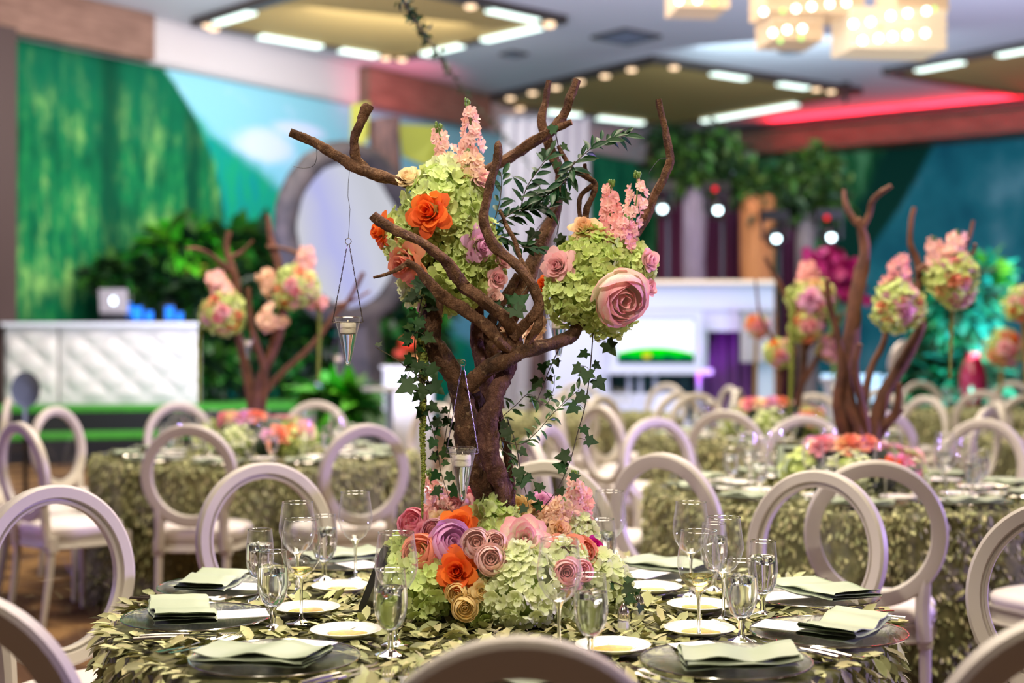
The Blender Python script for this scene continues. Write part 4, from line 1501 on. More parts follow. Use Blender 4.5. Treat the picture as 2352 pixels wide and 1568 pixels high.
K0 = D0 / F_PX       # metres per pixel at the tree
base = Vector((T0[0], T0[1], TABLE_Z + 0.01))
tree = thing('branch_tree', 'tall centrepiece tree of twisted brown branches rising from the flower mound, in focus', 'branch tree', base)
BR = [
    ([(1150, 1395, 0), (1130, 1190, -.02), (1108, 1100, -.03), (1082, 1030, -.05), (1070, 960, -.05), (1060, 895, -.05), (1018, 828, -.06), (985, 775, -.07), (992, 720, -.07), (1003, 665, -.06), (1003, 600, -.02), (1005, 545, 0)], 29, 15, M_bark),
    ([(1172, 1395, -.02), (1158, 1145, -.06), (1136, 1092, -.08), (1123, 1042, -.09), (1118, 985, -.09), (1127, 944, -.09), (1140, 906, -.08), (1156, 864, -.07), (1173, 830, -.04), (1178, 790, 0)], 23, 18, M_bark3),
    ([(1140, 1395, .05), (1124, 1180, .05), (1105, 1060, .04), (1092, 960, .02), (1085, 890, -.04)], 27, 20, M_bark),
    ([(1185, 1395, .05), (1172, 1180, .06), (1172, 1080, .06), (1160, 1010, .05), (1140, 930, .04)], 14, 11, M_bark),
    ([(1078, 888, -.07), (1105, 858, -.09), (1150, 830, -.1), (1200, 808, -.1), (1250, 795, -.08), (1300, 778, -.05), (1326, 748, -.02), (1336, 700, .02)], 18, 14, M_bark),
    ([(1130, 970, .02), (1108, 850, .03), (1095, 770, .04), (1098, 710, .05), (1110, 640, .06)], 18, 12, M_bark3),
    ([(1145, 940, .06), (1118, 800, .06), (1125, 745, .06), (1150, 700, .06), (1190, 630, .06)], 16, 10, M_bark),
    ([(1120, 820, .05), (1165, 735, .06), (1200, 660, .08), (1235, 580, .1), (1270, 500, .12), (1286, 430, .13), (1282, 390, .13), (1262, 335, .13), (1247, 285, .14), (1252, 235, .14), (1263, 185, .14)], 19, 7, M_bark2),
    ([(1055, 450, .1), (1110, 397, .1), (1165, 364, .1), (1215, 331, .09), (1265, 300, .08), (1292, 270, .08), (1308, 235, .07), (1325, 183, .07)], 14, 8, M_bark2),
    ([(1262, 302, .08), (1290, 290, .07), (1314, 280, .06)], 10, 7, M_bark2),
    ([(1010, 450, .02), (925, 418, 0), (865, 402, -.02), (820, 385, -.03), (780, 363, -.03), (740, 338, -.04), (700, 318, -.04), (664, 304, -.05)], 15, 8, M_bark2),
    ([(838, 394, -.02), (818, 367, -.02), (813, 335, -.02), (822, 295, -.02), (838, 262, -.02), (849, 243, -.02)], 11, 11, M_bark2),
    ([(1182, 805, -.08), (1178, 762, -.1), (1150, 724, -.13), (1110, 692, -.15), (1075, 667, -.16), (1058, 650, -.16), (1045, 625, -.17), (1015, 590, -.18), (975, 560, -.19), (925, 535, -.2), (885, 515, -.2), (857, 492, -.2)], 16, 10, M_bark2),
    ([(1188, 820, -.08), (1150, 785, -.12), (1110, 747, -.14), (1070, 717, -.16), (1030, 692, -.18), (1000, 667, -.2), (975, 637, -.2), (952, 612, -.2), (930, 601, -.2)], 15, 7, M_bark2),
    ([(936, 604, -.2), (910, 620, -.21), (885, 630, -.21), (858, 637, -.22)], 5, 3, M_bark2),
    ([(1180, 775, -.1), (1205, 744, -.11), (1230, 722, -.12), (1238, 690, -.12), (1222, 655, -.13), (1190, 612, -.13), (1155, 585, -.13), (1125, 550, -.14), (1112, 510, -.14), (1118, 450, -.14), (1135, 395, -.14), (1143, 350, -.14), (1145, 323, -.14)], 14, 10, M_bark2),
    ([(1233, 700, -.12), (1238, 740, -.12), (1225, 765, -.11), (1212, 790, -.1)], 10, 8, M_bark2),
    ([(1148, 482, -.05), (1162, 515, -.06), (1180, 548, -.07), (1195, 590, -.08), (1212, 625, -.09), (1228, 665, -.1), (1236, 702, -.12)][::-1], 7, 4, M_bark2),
    ([(1355, 562, .03), (1348, 520, .02), (1347, 480, .02), (1362, 450, .02), (1366, 420, .02), (1345, 405, .02), (1315, 390, .02), (1297, 364, .02), (1283, 335, .02)], 8, 5, M_bark2),
    ([(1362, 424, .02), (1338, 445, .02), (1330, 470, .02), (1334, 500, .02)], 6, 5, M_bark2),
    ([(1350, 410, .02), (1346, 395, .02), (1343, 376, .02)], 6, 4, M_bark2),
    ([(1400, 620, .08), (1480, 502, .06), (1510, 440, .05), (1527, 405, .05), (1539, 375, .05), (1536, 330, .05), (1525, 285, .05), (1513, 228, .05)], 12, 7, M_bark2),
    ([(1040, 640, .06), (1030, 560, .06), (1020, 480, .04), (1012, 440, .02)], 14, 12, M_bark),
]
for i, (pts, r0, r1, m) in enumerate(BR):
    branch(tree, px_pts(pts), r0 * K0, r1 * K0, m, i, 'trunk_stem' if i < 4 else 'branch', point=(i == 15))
# florist wire ends
M_wire = mat('dark florist wire', S(52, 52, 58), 0.4, 0.6)
for pts in ([(722, 330, -.05), (728, 350, -.05), (722, 378, -.05), (700, 386, -.05), (674, 382, -.05)], [(1540, 365, .03), (1515, 366, .02), (1495, 390, .0), (1490, 402, 0)], [(1275, 470, .05), (1282, 520, .05), (1275, 560, .05), (1302, 575, .05), (1300, 600, .05)]):
    MB().tube([v - base for v in map(Vector, catmull(px_pts(pts), 4))], 0.0007, 5).obj('florist_wire', M_wire, tree)


# ------------------------------------------------------------------ flower balls on the branches
def blooms(parent, lst, d, c, bias=1.0, seed0=0):
    for i, (px, py, dy, rp, col, kind, nx, nz) in enumerate(lst):
        p = P(px, py, d + dy)
        rose(parent, p, (nx, -bias, nz), rp * (d + dy) / F_PX, col, kind, seed0 + i)


cL = P(1010, 560, 3.44)
ballL = thing('flower_ball', 'lime hydrangea ball with orange, coral and lavender roses in the left fork', 'flower ball', cL, 0, 'flower balls on the near branch tree')
for px, py, dy, rp, kind, n in ((1025, 472, 0, 86, 'lime', 200), (955, 545, 0, 66, 'lime', 130), (1062, 555, 0, 72, 'lime', 150), (1045, 640, 0, 70, 'olive', 150), (1105, 610, .05, 50, 'olive', 80), (1030, 410, .03, 48, 'pale', 90), (970, 655, .06, 46, 'pale', 70)):
    hydrangea(ballL, P(px, py, 3.44 + dy), rp * K0, kind, n, px)
blooms(ballL, [(985, 487, -.10, 54, 'orange', 'open', -.35, .15), (876, 530, -.02, 40, 'orange', 'open', -1.6, 0), (932, 602, -.06, 56, 'coral', 'open', -.8, -.35), (1103, 562, -.07, 42, 'lavender', 'open', .8, -.1),
               (1106, 412, -.02, 27, 'pink', 'tight', .6, .6), (1140, 640, -.02, 25, 'pink', 'tight', .5, .1), (1133, 680, -.03, 21, 'blush', 'tight', .3, .1), (1152, 600, .02, 22, 'pink', 'tight', .6, .4),
               (940, 410, .0, 32, 'cream', 'tight', -.5, .9), (978, 712, .02, 22, 'lavender', 'open', -.3, -.4), (1110, 515, .0, 24, 'pink', 'tight', 1.2, .4)], 3.44, cL, 1.0, 40)
stock(ballL, [P(1065, 410, 3.46), P(1078, 350, 3.46), P(1082, 290, 3.46), P(1075, 235, 3.46)], 'pink', 22, 0.021, 0.034, 1)
stock(ballL, [P(1035, 400, 3.48), P(1025, 360, 3.48), P(1012, 325, 3.48), P(1006, 290, 3.48)], 'pink', 12, 0.020, 0.030, 2)
stock(ballL, [P(1090, 420, 3.43), P(1082, 385, 3.43), P(1072, 350, 3.43)], 'peach', 14, 0.021, 0.036, 3)

cR = P(1370, 650, 3.44)
ballR = thing('flower_ball', 'lime hydrangea ball with a huge pink cabbage rose in the right fork', 'flower ball', cR, 0, 'flower balls on the near branch tree')
for px, py, dy, rp, kind, n in ((1360, 615, 0, 78, 'olive', 180), (1325, 675, 0, 70, 'lime', 150), (1385, 690, .02, 76, 'olive', 160), (1440, 615, .03, 56, 'lime', 110), (1350, 575, .03, 40, 'olive', 70)):
    hydrangea(ballR, P(px, py, 3.44 + dy), rp * K0, kind, int(n * 1.5), px, 60, fs=0.0155)
blooms(ballR, [(1422, 682, -.09, 64, 'cream_pink', 'cup', .45, -.42), (1281, 610, -.06, 42, 'pink', 'open', -.5, .1), (1488, 598, -.02, 29, 'pink', 'tight', 1.0, .2), (1489, 662, .0, 22, 'pink', 'tight', .9, .3),
               (1252, 652, .0, 26, 'orange', 'open', -1.0, .2), (1342, 522, .0, 36, 'peach', 'open', -.2, .8), (1370, 535, .02, 26, 'yellow', 'open', .2, .7)], 3.44, cR, 1.0, 70)
stock(ballR, [P(1425, 575, 3.47), P(1445, 520, 3.47), P(1462, 460, 3.47), P(1463, 402, 3.47)], 'pink', 22, 0.021, 0.034, 5)
stock(ballR, [P(1405, 565, 3.48), P(1402, 510, 3.48), P(1400, 465, 3.48), P(1406, 420, 3.48)], 'rose', 18, 0.020, 0.030, 6)
stock(ballR, [P(1420, 570, 3.43), P(1425, 535, 3.43), P(1440, 500, 3.43)], 'rose', 14, 0.021, 0.034, 7)

# peach stock behind the crossing branch
sp = thing('stock_sprig', 'peach stock sprig tucked behind the crossing branches of the tree', 'flowers', P(1215, 770, 3.5))
stock(sp, [P(1180, 790, 3.46), P(1215, 765, 3.46), P(1250, 735, 3.46)], 'peach', 20, 0.020, 0.040, 8)

# ------------------------------------------------------------------ the flower mound at the foot
cM = Vector((T0[0] + 0.02, T0[1] - 0.02, TABLE_Z))
mound = thing('flower_mound', 'low mound of roses and lime hydrangeas at the foot of the branch tree', 'flower arrangement', cM)
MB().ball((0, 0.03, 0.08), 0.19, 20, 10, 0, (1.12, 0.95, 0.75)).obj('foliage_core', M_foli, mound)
for px, py, dy, rp, kind, n in ((968, 1340, -.16, 72, 'lime', 170), (1195, 1345, -.22, 82, 'pale', 210), (1130, 1212, -.06, 58, 'lime', 120), (1375, 1340, -.06, 66, 'pale', 150), (1318, 1225, .02, 45, 'pale', 90), (1100, 1390, -.20, 40, 'olive', 70),
                                (1300, 1390, -.15, 50, 'pale', 100), (930, 1270, -.02, 36, 'olive', 70), (1290, 1300, -.14, 50, 'pale', 90)):
    hydrangea(mound, P(px, py, D0 + dy), rp * K0, kind, n, px, 36)
blooms(mound, [(1050, 1312, -.24, 54, 'orange', 'open', -.15, .25), (1056, 1205, -.12, 44, 'orange', 'open', .0, .6), (1205, 1240, -.16, 64, 'cream_pink', 'open', .15, .55), (1036, 1250, -.18, 48, 'lavender', 'cup', .45, .5),
               (1096, 1249, -.24, 34, 'blush', 'cup', -.1, .4), (1136, 1250, -.24, 30, 'blush', 'cup', .2, .45), (1128, 1285, -.27, 34, 'blush', 'cup', .05, .35), (970, 1275, -.18, 48, 'coral', 'cup', -.4, .6),
               (1000, 1222, -.10, 32, 'pink', 'cup', -.3, .5), (952, 1202, -.04, 34, 'rose_pink', 'cup', -.4, .7), (975, 1225, -.08, 28, 'rose_pink', 'tight', -.4, .5), (1308, 1262, -.14, 42, 'coral', 'open', .2, .5), (1338, 1270, -.1, 34, 'coral', 'cup', .6, .4),
               (1302, 1317, -.24, 32, 'pink', 'cup', .0, .35), (1335, 1312, -.2, 26, 'pink', 'cup', .4, .3), (1315, 1345, -.22, 22, 'blush', 'tight', .2, -.2), (1052, 1362, -.25, 26, 'yellow', 'cup', -.2, .1), (1068, 1395, -.26, 29, 'yellow', 'cup', .05, .05),
               (1106, 1356, -.26, 27, 'yellow', 'open', .1, .1), (1193, 1165, .0, 30, 'yellow', 'tight', -.1, .8), (1222, 1172, .02, 26, 'cream', 'tight', .2, .8), (1245, 1155, .04, 30, 'lavender', 'tight', .2, .8), (1270, 1190, -.02, 36, 'peach', 'open', .1, .6),
               (1285, 1215, -.06, 30, 'peach', 'open', .3, .5), (1047, 1165, .04, 38, 'pink', 'cup', -.3, .7), (1080, 1150, .08, 34, 'rose_pink', 'cup', .0, .8), (1085, 1185, .02, 26, 'rose_pink', 'tight', .2, .7), (1008, 1195, -.02, 28, 'cream', 'tight', -.3, .8),
               (1362, 1258, -.02, 26, 'magenta', 'tight', 1.0, .5), (1268, 1172, .1, 28, 'pink', 'cup', .1, .9)], D0, cM, 1.0, 110)
stock(mound, [P(1030, 1220, 3.5), P(1010, 1170, 3.5), P(995, 1130, 3.5), P(985, 1085, 3.5)], 'rose', 18, 0.020, 0.032, 11)
stock(mound, [P(1020, 1200, 3.46), P(1010, 1160, 3.46), P(1008, 1115, 3.46)], 'pink', 12, 0.020, 0.028, 12)
stock(mound, [P(1290, 1220, 3.46), P(1305, 1170, 3.46), P(1318, 1130, 3.46), P(1322, 1085, 3.46)], 'pink', 18, 0.021, 0.034, 13)
stock(mound, [P(1265, 1210, 3.42), P(1280, 1180, 3.42), P(1300, 1150, 3.42)], 'peach', 16, 0.022, 0.036, 14)
stock(mound, [P(1330, 1210, 3.5), P(1340, 1160, 3.5), P(1335, 1110, 3.5)], 'rose', 12, 0.020, 0.028, 15)

# ------------------------------------------------------------------ ivy, ruscus, amaranth
M_ivy = mat('ivy leaf', S(36, 66, 26), 0.5, vary=0.9, spec=0.25, bump=0.1, bscale=80)
M_rus = mat('ruscus leaf', S(26, 66, 34), 0.45, vary=0.8, spec=0.25)
M_jas = mat('pale jasmine leaf', S(70, 104, 58), 0.4, vary=0.6, spec=0.4)
M_vine = mat('vine stem', S(66, 58, 38), 0.6)

IVY_H = [(0.0, 0.06), (0.18, -0.10), (0.45, -0.04), (0.35, 0.19), (0.56, 0.42), (0.29, 0.50), (0.16, 0.76), (0.0, 1.05)]


def ivy_geo():
    V, F = [], []
    spine = [(0, 0.06), (0, 0.3), (0, 0.55), (0, 1.05)]
    V = [(x, y, 0.0) for x, y in spine]
    sp_of = [0, 0, 1, 1, 2, 2, 3]
    for s in (-1, 1):
        b = len(V)
        for x, y in IVY_H[1:-1]:
            V.append((s * x, y, 0.34 * x - 0.5 * x * x - 0.16 * y * y))
        idx = [0] + list(range(b, b + len(IVY_H) - 2)) + [3]
        tri = [(idx[0], idx[1], 1), (idx[1], idx[2], 1), (idx[2], idx[3], 1), (idx[3], 2, 1), (idx[3], idx[4], 2), (idx[4], idx[5], 2), (idx[5], idx[6], 2), (idx[6], idx[7], 2)]
        F += [t if s > 0 else t[::-1] for t in tri]
    return V, F


def lance_geo(w=0.17):
    V, F = [], []
    for t, ww in ((0, 0.02), (0.25, 0.8), (0.5, 1.0), (0.75, 0.7), (1.0, 0.02)):
        for s in (-1, 0, 1):
            V.append((s * ww * w, t, 0.10 * ww * abs(s) - 0.18 * t * t))
    for j in range(4):
        for i in range(2):
            F.append((j * 3 + i, j * 3 + i + 1, (j + 1) * 3 + i + 1, (j + 1) * 3 + i))
    return V, F


IV, IF = ivy_geo()
LV, LF = lance_geo()
ME_IVY = MB().add(IV, IF).mesh('leaf', M_ivy)
ME_RUS = MB().add(LV, LF).mesh('leaf', M_rus)
ME_JAS = MB().add(LV, LF).mesh('leaf', M_jas)


def vine(name, label, cat, pts, me, n, size, seed=0, r=0.0016, extra=(), spread=0.03, face=0.8, group=None, lead=(0.2, 1.0)):
    """a stem with separate leaves; extra: (px, py, dy, pixel length, direction degrees) single leaves"""
    g = random.Random(seed + 50)
    path = [Vector(p) for p in catmull(px_pts(pts), 6)]
    t = thing(name, label, cat, path[0], 0, group)
    loc = Vector(path[0])
    MB().tube([p - loc for p in path], list(np.linspace(r, r * 0.6, len(path))), 6).obj('stem', M_vine, t)
    L = len(path) - 1
    for k in range(n):
        f = (k + g.random()) / n * L
        i = min(L - 1, int(f))
        p = path[i].lerp(path[i + 1], f - i)
        tan = (path[i + 1] - path[i]).normalized()
        side = 1 if k % 2 else -1
        across = tan.cross(Vector((0, 1, 0))) * side
        out = (across + tan * g.uniform(*lead) + Vector((g.uniform(-.3, .3), g.uniform(-.6, .3), g.uniform(-.5, .2)))).normalized()
        nrm = Vector((g.uniform(-.5, .5), -face, g.uniform(0.0, .9)))
        y = (out - nrm.normalized() * out.dot(nrm.normalized())).normalized()
        x = y.cross(nrm.normalized())
        M = frame(p - loc + out * spread * g.uniform(0.1, .5), nrm, x, size * 0.78 * g.uniform(.6, 1.15))
        link('leaf', me, t, M=M)
    for (px, py, dy, ln, ang) in extra:
        p = P(px, py, D0 + dy)
        a = R(ang)
        out = Vector((math.cos(a), g.uniform(-.3, 0), math.sin(a)))
        nrm = Vector((g.uniform(-.25, .25), -1, g.uniform(.1, .6))).normalized()
        y = (out - nrm * out.dot(nrm)).normalized()
        M = frame(p - loc, nrm, y.cross(nrm), ln * 0.72 * g.uniform(.85, 1.1) * K0)
        link('leaf', me, t, M=M)
        i = min(range(len(path)), key=lambda q: (path[q] - p).length)
        q0 = path[i] - loc
        q1 = p - loc
        MB().tube([q0, (q0 + q1) / 2 + Vector((0, -.004, .004)), q1], 0.0008, 4).obj('leaf_stalk', M_vine, t)
    return t


IVG = 'ivy vines on the near branch tree'
vine('ivy_vine', 'dark ivy hanging under the orange-rose ball on the left side of the tree', 'ivy', [(985, 640, -.1), (968, 690, -.1), (958, 745, -.1), (952, 800, -.09), (962, 850, -.08), (975, 905, -.07), (985, 960, -.05), (1003, 1020, -.04), (1012, 1080, -.04), (1030, 1140, -.05)], ME_IVY, 30, 0.042, 1,
     extra=[(968, 640, -.14, 48, -110), (975, 655, -.13, 50, -60), (955, 680, -.12, 44, 200), (968, 735, -.12, 46, -120), (945, 775, -.12, 44, 190), (975, 770, -.12, 42, -30), (960, 830, -.12, 46, -100), (985, 840, -.1, 52, -60), (950, 880, -.12, 58, -150), (975, 885, -.12, 60, -100), (990, 880, -.12, 54, -40)], group=IVG)
vine('ivy_twig', 'bare thin twig with one small ivy leaf sticking out left of the tree', 'ivy', [(985, 885, -.06), (950, 855, -.08), (905, 822, -.1), (862, 797, -.1)], ME_IVY, 1, 0.02, 2, extra=[(935, 868, -.09, 34, 200)], group=IVG)
vine('ivy_vine', 'long ivy strand hanging from the right flower ball, in front of the screen', 'ivy', [(1362, 765, -.02), (1358, 820, -.03), (1352, 880, -.04), (1342, 940, -.05), (1325, 1000, -.06), (1312, 1050, -.07), (1290, 1105, -.08), (1265, 1145, -.08), (1240, 1175, -.06)], ME_IVY, 7, 0.036, 3, r=0.0018,
     extra=[(1392, 785, -.05, 62, -55), (1335, 840, -.06, 46, 220), (1350, 850, -.07, 52, -100), (1368, 870, -.07, 52, -55), (1345, 905, -.07, 54, 215), (1345, 1010, -.08, 46, -15), (1308, 1045, -.09, 52, 190), (1300, 1075, -.09, 44, 160), (1325, 930, -.08, 46, 220), (1310, 1095, -.09, 36, 20), (1245, 1125, -.06, 36, 130)], group=IVG)
vine('ivy_vine', 'short ivy wound on the trunk between the forks of the branch tree', 'ivy', [(1140, 760, .0), (1165, 730, -.02), (1190, 690, -.06), (1215, 650, -.02)], ME_IVY, 5, 0.035, 4, extra=[(1180, 700, -.15, 54, 40), (1178, 705, -.15, 50, -50), (1150, 700, -.05, 40, 200)], group=IVG)
vine('ivy_vine', 'ivy creeping along the lower right side of the trunk', 'ivy', [(1165, 960, -.03), (1185, 1020, -.04), (1195, 1080, -.05), (1205, 1120, -.06), (1215, 1165, -.08)], ME_IVY, 7, 0.034, 5, extra=[(1190, 1075, -.09, 48, -80), (1205, 1090, -.09, 46, -100), (1160, 985, -.1, 44, -70)], group=IVG)
vine('ivy_vine', 'ivy trailing down the middle of the trunk behind the hanging candle', 'ivy', [(1035, 800, .05), (1045, 860, .04), (1035, 930, .03), (1025, 990, .02), (1015, 1050, .02)], ME_IVY, 9, 0.036, 6, extra=[(1030, 960, 0, 40, -120), (1040, 845, .0, 44, 200)], group=IVG)
vine('ivy_vine', 'ivy leaves around the top fork of the tall rear branches', 'ivy', [(1275, 300, .1), (1285, 350, .1), (1290, 400, .1), (1292, 460, .1)], ME_IVY, 6, 0.036, 7, extra=[(1262, 300, .06, 44, 30), (1255, 345, .08, 40, -110), (1290, 440, .05, 50, -60), (1280, 545, .05, 44, -40), (1210, 560, .02, 50, -60), (1230, 530, .05, 46, -120)], group=IVG)
vine('ivy_vine', 'ivy hanging against the blue-white screen right of the trunk', 'ivy', [(1300, 770, .05), (1270, 830, .04), (1250, 880, .03), (1230, 930, .02)], ME_IVY, 7, 0.034, 8, extra=[(1245, 835, .0, 42, -80), (1238, 870, .0, 44, -120)], group=IVG)
vine('ivy_vine', 'ivy sprays lying on the leaf cloth right of the flower mound', 'ivy', [(1390, 1330, -.12), (1430, 1345, -.14), (1455, 1365, -.16), (1475, 1385, -.18)], ME_IVY, 5, 0.030, 9, extra=[(1432, 1350, -.16, 44, -15), (1440, 1370, -.18, 34, -30)], group=IVG)
RUG = 'ruscus sprays on the near branch tree'
vine('ruscus_spray', 'glossy dark ruscus spray arching to the upper right of the tree', 'greenery', [(1175, 500, .0), (1225, 465, -.02), (1275, 425, -.03), (1320, 375, -.03), (1365, 335, -.02), (1405, 318, 0), (1440, 310, .02)], ME_RUS, 46, 0.059, 11, face=0.6, group=RUG, lead=(1.0, 2.2), spread=0.012)
vine('ruscus_spray', 'ruscus spray crossing under the arching one behind the thin twig', 'greenery', [(1130, 520, .03), (1175, 490, .0), (1215, 478, -.01), (1260, 478, -.02)], ME_RUS, 20, 0.059, 12, face=0.6, group=RUG, lead=(1.0, 2.2), spread=0.012)
vine('ruscus_spray', 'upright ruscus spray against the white drape', 'greenery', [(1195, 480, .04), (1210, 430, .03), (1240, 385, .02), (1270, 345, .02)], ME_RUS, 16, 0.057, 13, face=0.6, group=RUG, lead=(1.0, 2.2), spread=0.012)
vine('ruscus_spray', 'short ruscus spray just right of the left flower ball', 'greenery', [(1138, 500, .0), (1148, 460, .0), (1152, 420, 0), (1150, 395, 0)], ME_RUS, 12, 0.052, 14, face=0.6, group=RUG, lead=(1.0, 2.2), spread=0.012)
vine('ruscus_spray', 'low ruscus spray beside the lavender rose', 'greenery', [(1120, 555, .02), (1155, 545, .0), (1195, 565, 0), (1240, 570, .0)], ME_RUS, 16, 0.057, 15, face=0.6, group=RUG, lead=(1.0, 2.2), spread=0.012)
vine('ruscus_spray', 'dense ruscus tips hanging over the middle fork', 'greenery', [(1320, 370, -.03), (1300, 410, -.04), (1270, 440, -.05), (1240, 455, -.05)], ME_RUS, 26, 0.057, 16, face=0.6, group=RUG, lead=(1.0, 2.2), spread=0.012)
JAG = 'jasmine sprays on the lower trunk'
vine('jasmine_spray', 'light jasmine spray curving up right of the lower trunk', 'greenery', [(1150, 1010, .0), (1195, 1020, -.03), (1235, 990, -.05), (1265, 955, -.06), (1300, 920, -.06), (1330, 895, -.05)], ME_JAS, 34, 0.036, 21, r=0.0011, face=0.5, group=JAG, lead=(0.6, 1.6), spread=0.014)
vine('jasmine_spray', 'thin jasmine shoots above the curved one, beside the ivy strand', 'greenery', [(1150, 960, .02), (1185, 930, .0), (1215, 905, -.02), (1250, 930, -.04), (1270, 900, -.04), (1275, 860, -.04)], ME_JAS, 20, 0.040, 22, r=0.0011, face=0.5, group=JAG, lead=(0.6, 1.6), spread=0.014)
vine('jasmine_spray', 'jasmine tips hanging down near the trunk foot', 'greenery', [(1150, 1030, -.04), (1180, 1060, -.06), (1165, 1100, -.06), (1185, 1140, -.07)], ME_JAS, 12, 0.030, 23, r=0.0011, face=0.5, group=JAG, lead=(0.6, 1.6), spread=0.014)

M_amar = mat('green amaranth tassels', S(150, 160, 70), 0.8, col2=S(108, 120, 48), scale=120, vary=0.5)


def amaranth(label, pts, rad, seed, d0=D0, n=None):
    g = np.random.default_rng(seed)
    path = [Vector(p) for p in catmull(px_pts(pts, d0), 10)]
    t = thing('amaranth_strand', label, 'amaranth', path[0], 0, 'amaranth strands')
    loc = path[0]
    MB().tube([p - loc for p in path], [rad(i / (len(path) - 1)) * 0.7 for i in range(len(path))], 7).obj('strand_core', M_amar, t)
    bv = MB().ball((0, 0, 0), 1, 5, 3)
    n = n or 800
    f = g.random(n) * (len(path) - 1)
    Ms = []
    for k in range(n):
        i = min(len(path) - 2, int(f[k]))
        p = path[i].lerp(path[i + 1], f[k] - i) - loc
        rr = rad(f[k] / (len(path) - 1))
        a = g.random() * 6.28
        M = Matrix.Translation(p + Vector((math.cos(a), math.sin(a), g.normal(0, .3))) * rr * 0.8) @ Matrix.Scale(rr * g.uniform(.22, .4), 4)
        Ms.append(np.array(M))
    tag(scatter('seed_clusters', np.concatenate(bv.v), bv.f, Ms, M_amar, t), kind='stuff')
    return t


amaranth('thick green amaranth tassel hanging under the left flower ball', [(985, 690, -.05), (978, 740, -.06), (970, 790, -.07), (972, 830, -.07), (975, 870, -.06)], lambda u: (0.019 - 0.010 * u), 1)
amaranth('long thin green amaranth strand hanging left of the trunk to the flower mound', [(968, 850, -.06), (972, 930, -.06), (970, 1000, -.06), (973, 1070, -.06), (970, 1140, -.06), (970, 1195, -.06)], lambda u: (0.0085 - 0.006 * u * u), 2)

# ------------------------------------------------------------------ hanging candle cones
M_cone = clear_wall('cone glass', (0.96, 0.98, 0.98, 1), 0.9, 0.07, edge_white=0.3)
M_candle = mat('ivory candle wax', S(250, 238, 214), 0.5, spec=0.3)
M_chain = mat('twisted silver wire', S(140, 134, 128), 0.3, 1.0)


def cone_holder(label, top, ring, ca, cb, half, tip, d, hook=None, skew=0.0):
    """pixel heights: ring loop centre, rim, tip"""
    o = P(cb[0], cb[1], d)
    t = thing('candle_cone', label, 'candle holder', o, 0, 'hanging candle cones')
    q = lambda x, y, dd=0.0: P(x, y, d + dd) - o
    k = d / F_PX
    m = MB()
    if hook:
        m.tube([q(*p) for p in hook], 0.0006, 5)
    rr = 7.0 * k
    m.tube([q(*ring) + Vector((rr * math.cos(a), 0, rr * math.sin(a))) for a in np.linspace(0, 2 * PI, 15)[:-1]], 0.0009, 5, closed=True)
    m.obj('hook_loop', M_chain, t)
    rim = cb[1] + 12
    m = MB()
    for sx in (-1, 1):
        a, b = q(ring[0] + sx * 2, ring[1] + 7), q(cb[0] + sx * (half + 4), rim)
        n = 26
        for ph in (0, PI):
            pts = [a.lerp(b, i / n) + Vector((math.cos(i * 1.6 + ph) * 0.0011, math.sin(i * 1.6 + ph) * 0.0011, 0)) for i in range(n + 1)]
            m.tube(pts, 0.0007, 4)
    tag(m.obj('suspension_wires', M_chain, t), kind='stuff')
    m = MB()
    rad = (half + 1.5) * k
    for ph in (0, PI):
        pts = []
        for i in range(60):
            a = 2 * PI * i / 60
            rr = rad + 0.0011 * math.cos(i * 1.7 + ph)
            pts.append(q(cb[0], rim) + Vector((rr * math.cos(a), rr * math.sin(a), 0.0011 * math.sin(i * 1.7 + ph))))
        m.tube(pts, 0.0007, 4, closed=True)
    m.obj('wire_ring', M_chain, t)
    H = (tip[1] - cb[1]) * k
    r0 = half * k
    prof = [(0.0, 0.0), (0.004, 0.0008), (0.0062, 0.004), (0.0085, 0.012), (r0 * 0.62, H * 0.58), (r0, H)]
    c = q(cb[0], tip[1])
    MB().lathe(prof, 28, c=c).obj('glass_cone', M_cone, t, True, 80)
    MB().lathe([(r0 + 0.0009 * math.cos(a * PI / 3), H + 0.0009 * math.sin(a * PI / 3)) for a in range(6)], 28, c=c, closed=True).obj('glass_rim', M_gl, t)
    hz = H * 0.66
    MB().lathe([(0, 0.003), (0.0045, 0.005), (0.0068, 0.012), (r0 * (hz / H) * 0.93, hz), (0, hz)], 20, c=c).obj('water', M_water, t, True, 50)
    rc = r0 * 0.60
    MB().lathe([(0, hz - 0.002), (rc * 0.9, hz - 0.001), (rc, hz + 0.003), (rc, hz + 0.024), (rc * 0.93, hz + 0.027), (rc * 0.4, hz + 0.0255), (0, hz + 0.025)], 20, c=c).obj('floating_candle', M_candle, t, True, 50)
    MB().tube([c + Vector((0, 0, hz + 0.024)), c + Vector((0.0005, 0, hz + 0.033))], 0.0008, 5).obj('wick', M_candle, t)
    return t


cone_holder('candle cone hanging on a long wire from the far left branch', None, (800, 554), None, (799, 728), 31, (799, 839), 3.40, [(803, 388), (800, 420), (799, 450), (804, 480), (802, 520), (800, 547)])
cone_holder('candle cone hanging in front of the trunk just above the flowers', None, (1063, 833), None, (1062, 1028), 33, (1063, 1152), 3.24)
cone_holder('candle cone half hidden behind the right end of the crossing branch', None, (1284, 570), None, (1283, 720), 27, (1283, 821), 3.62, [(1283, 475), (1280, 520), (1284, 563)])

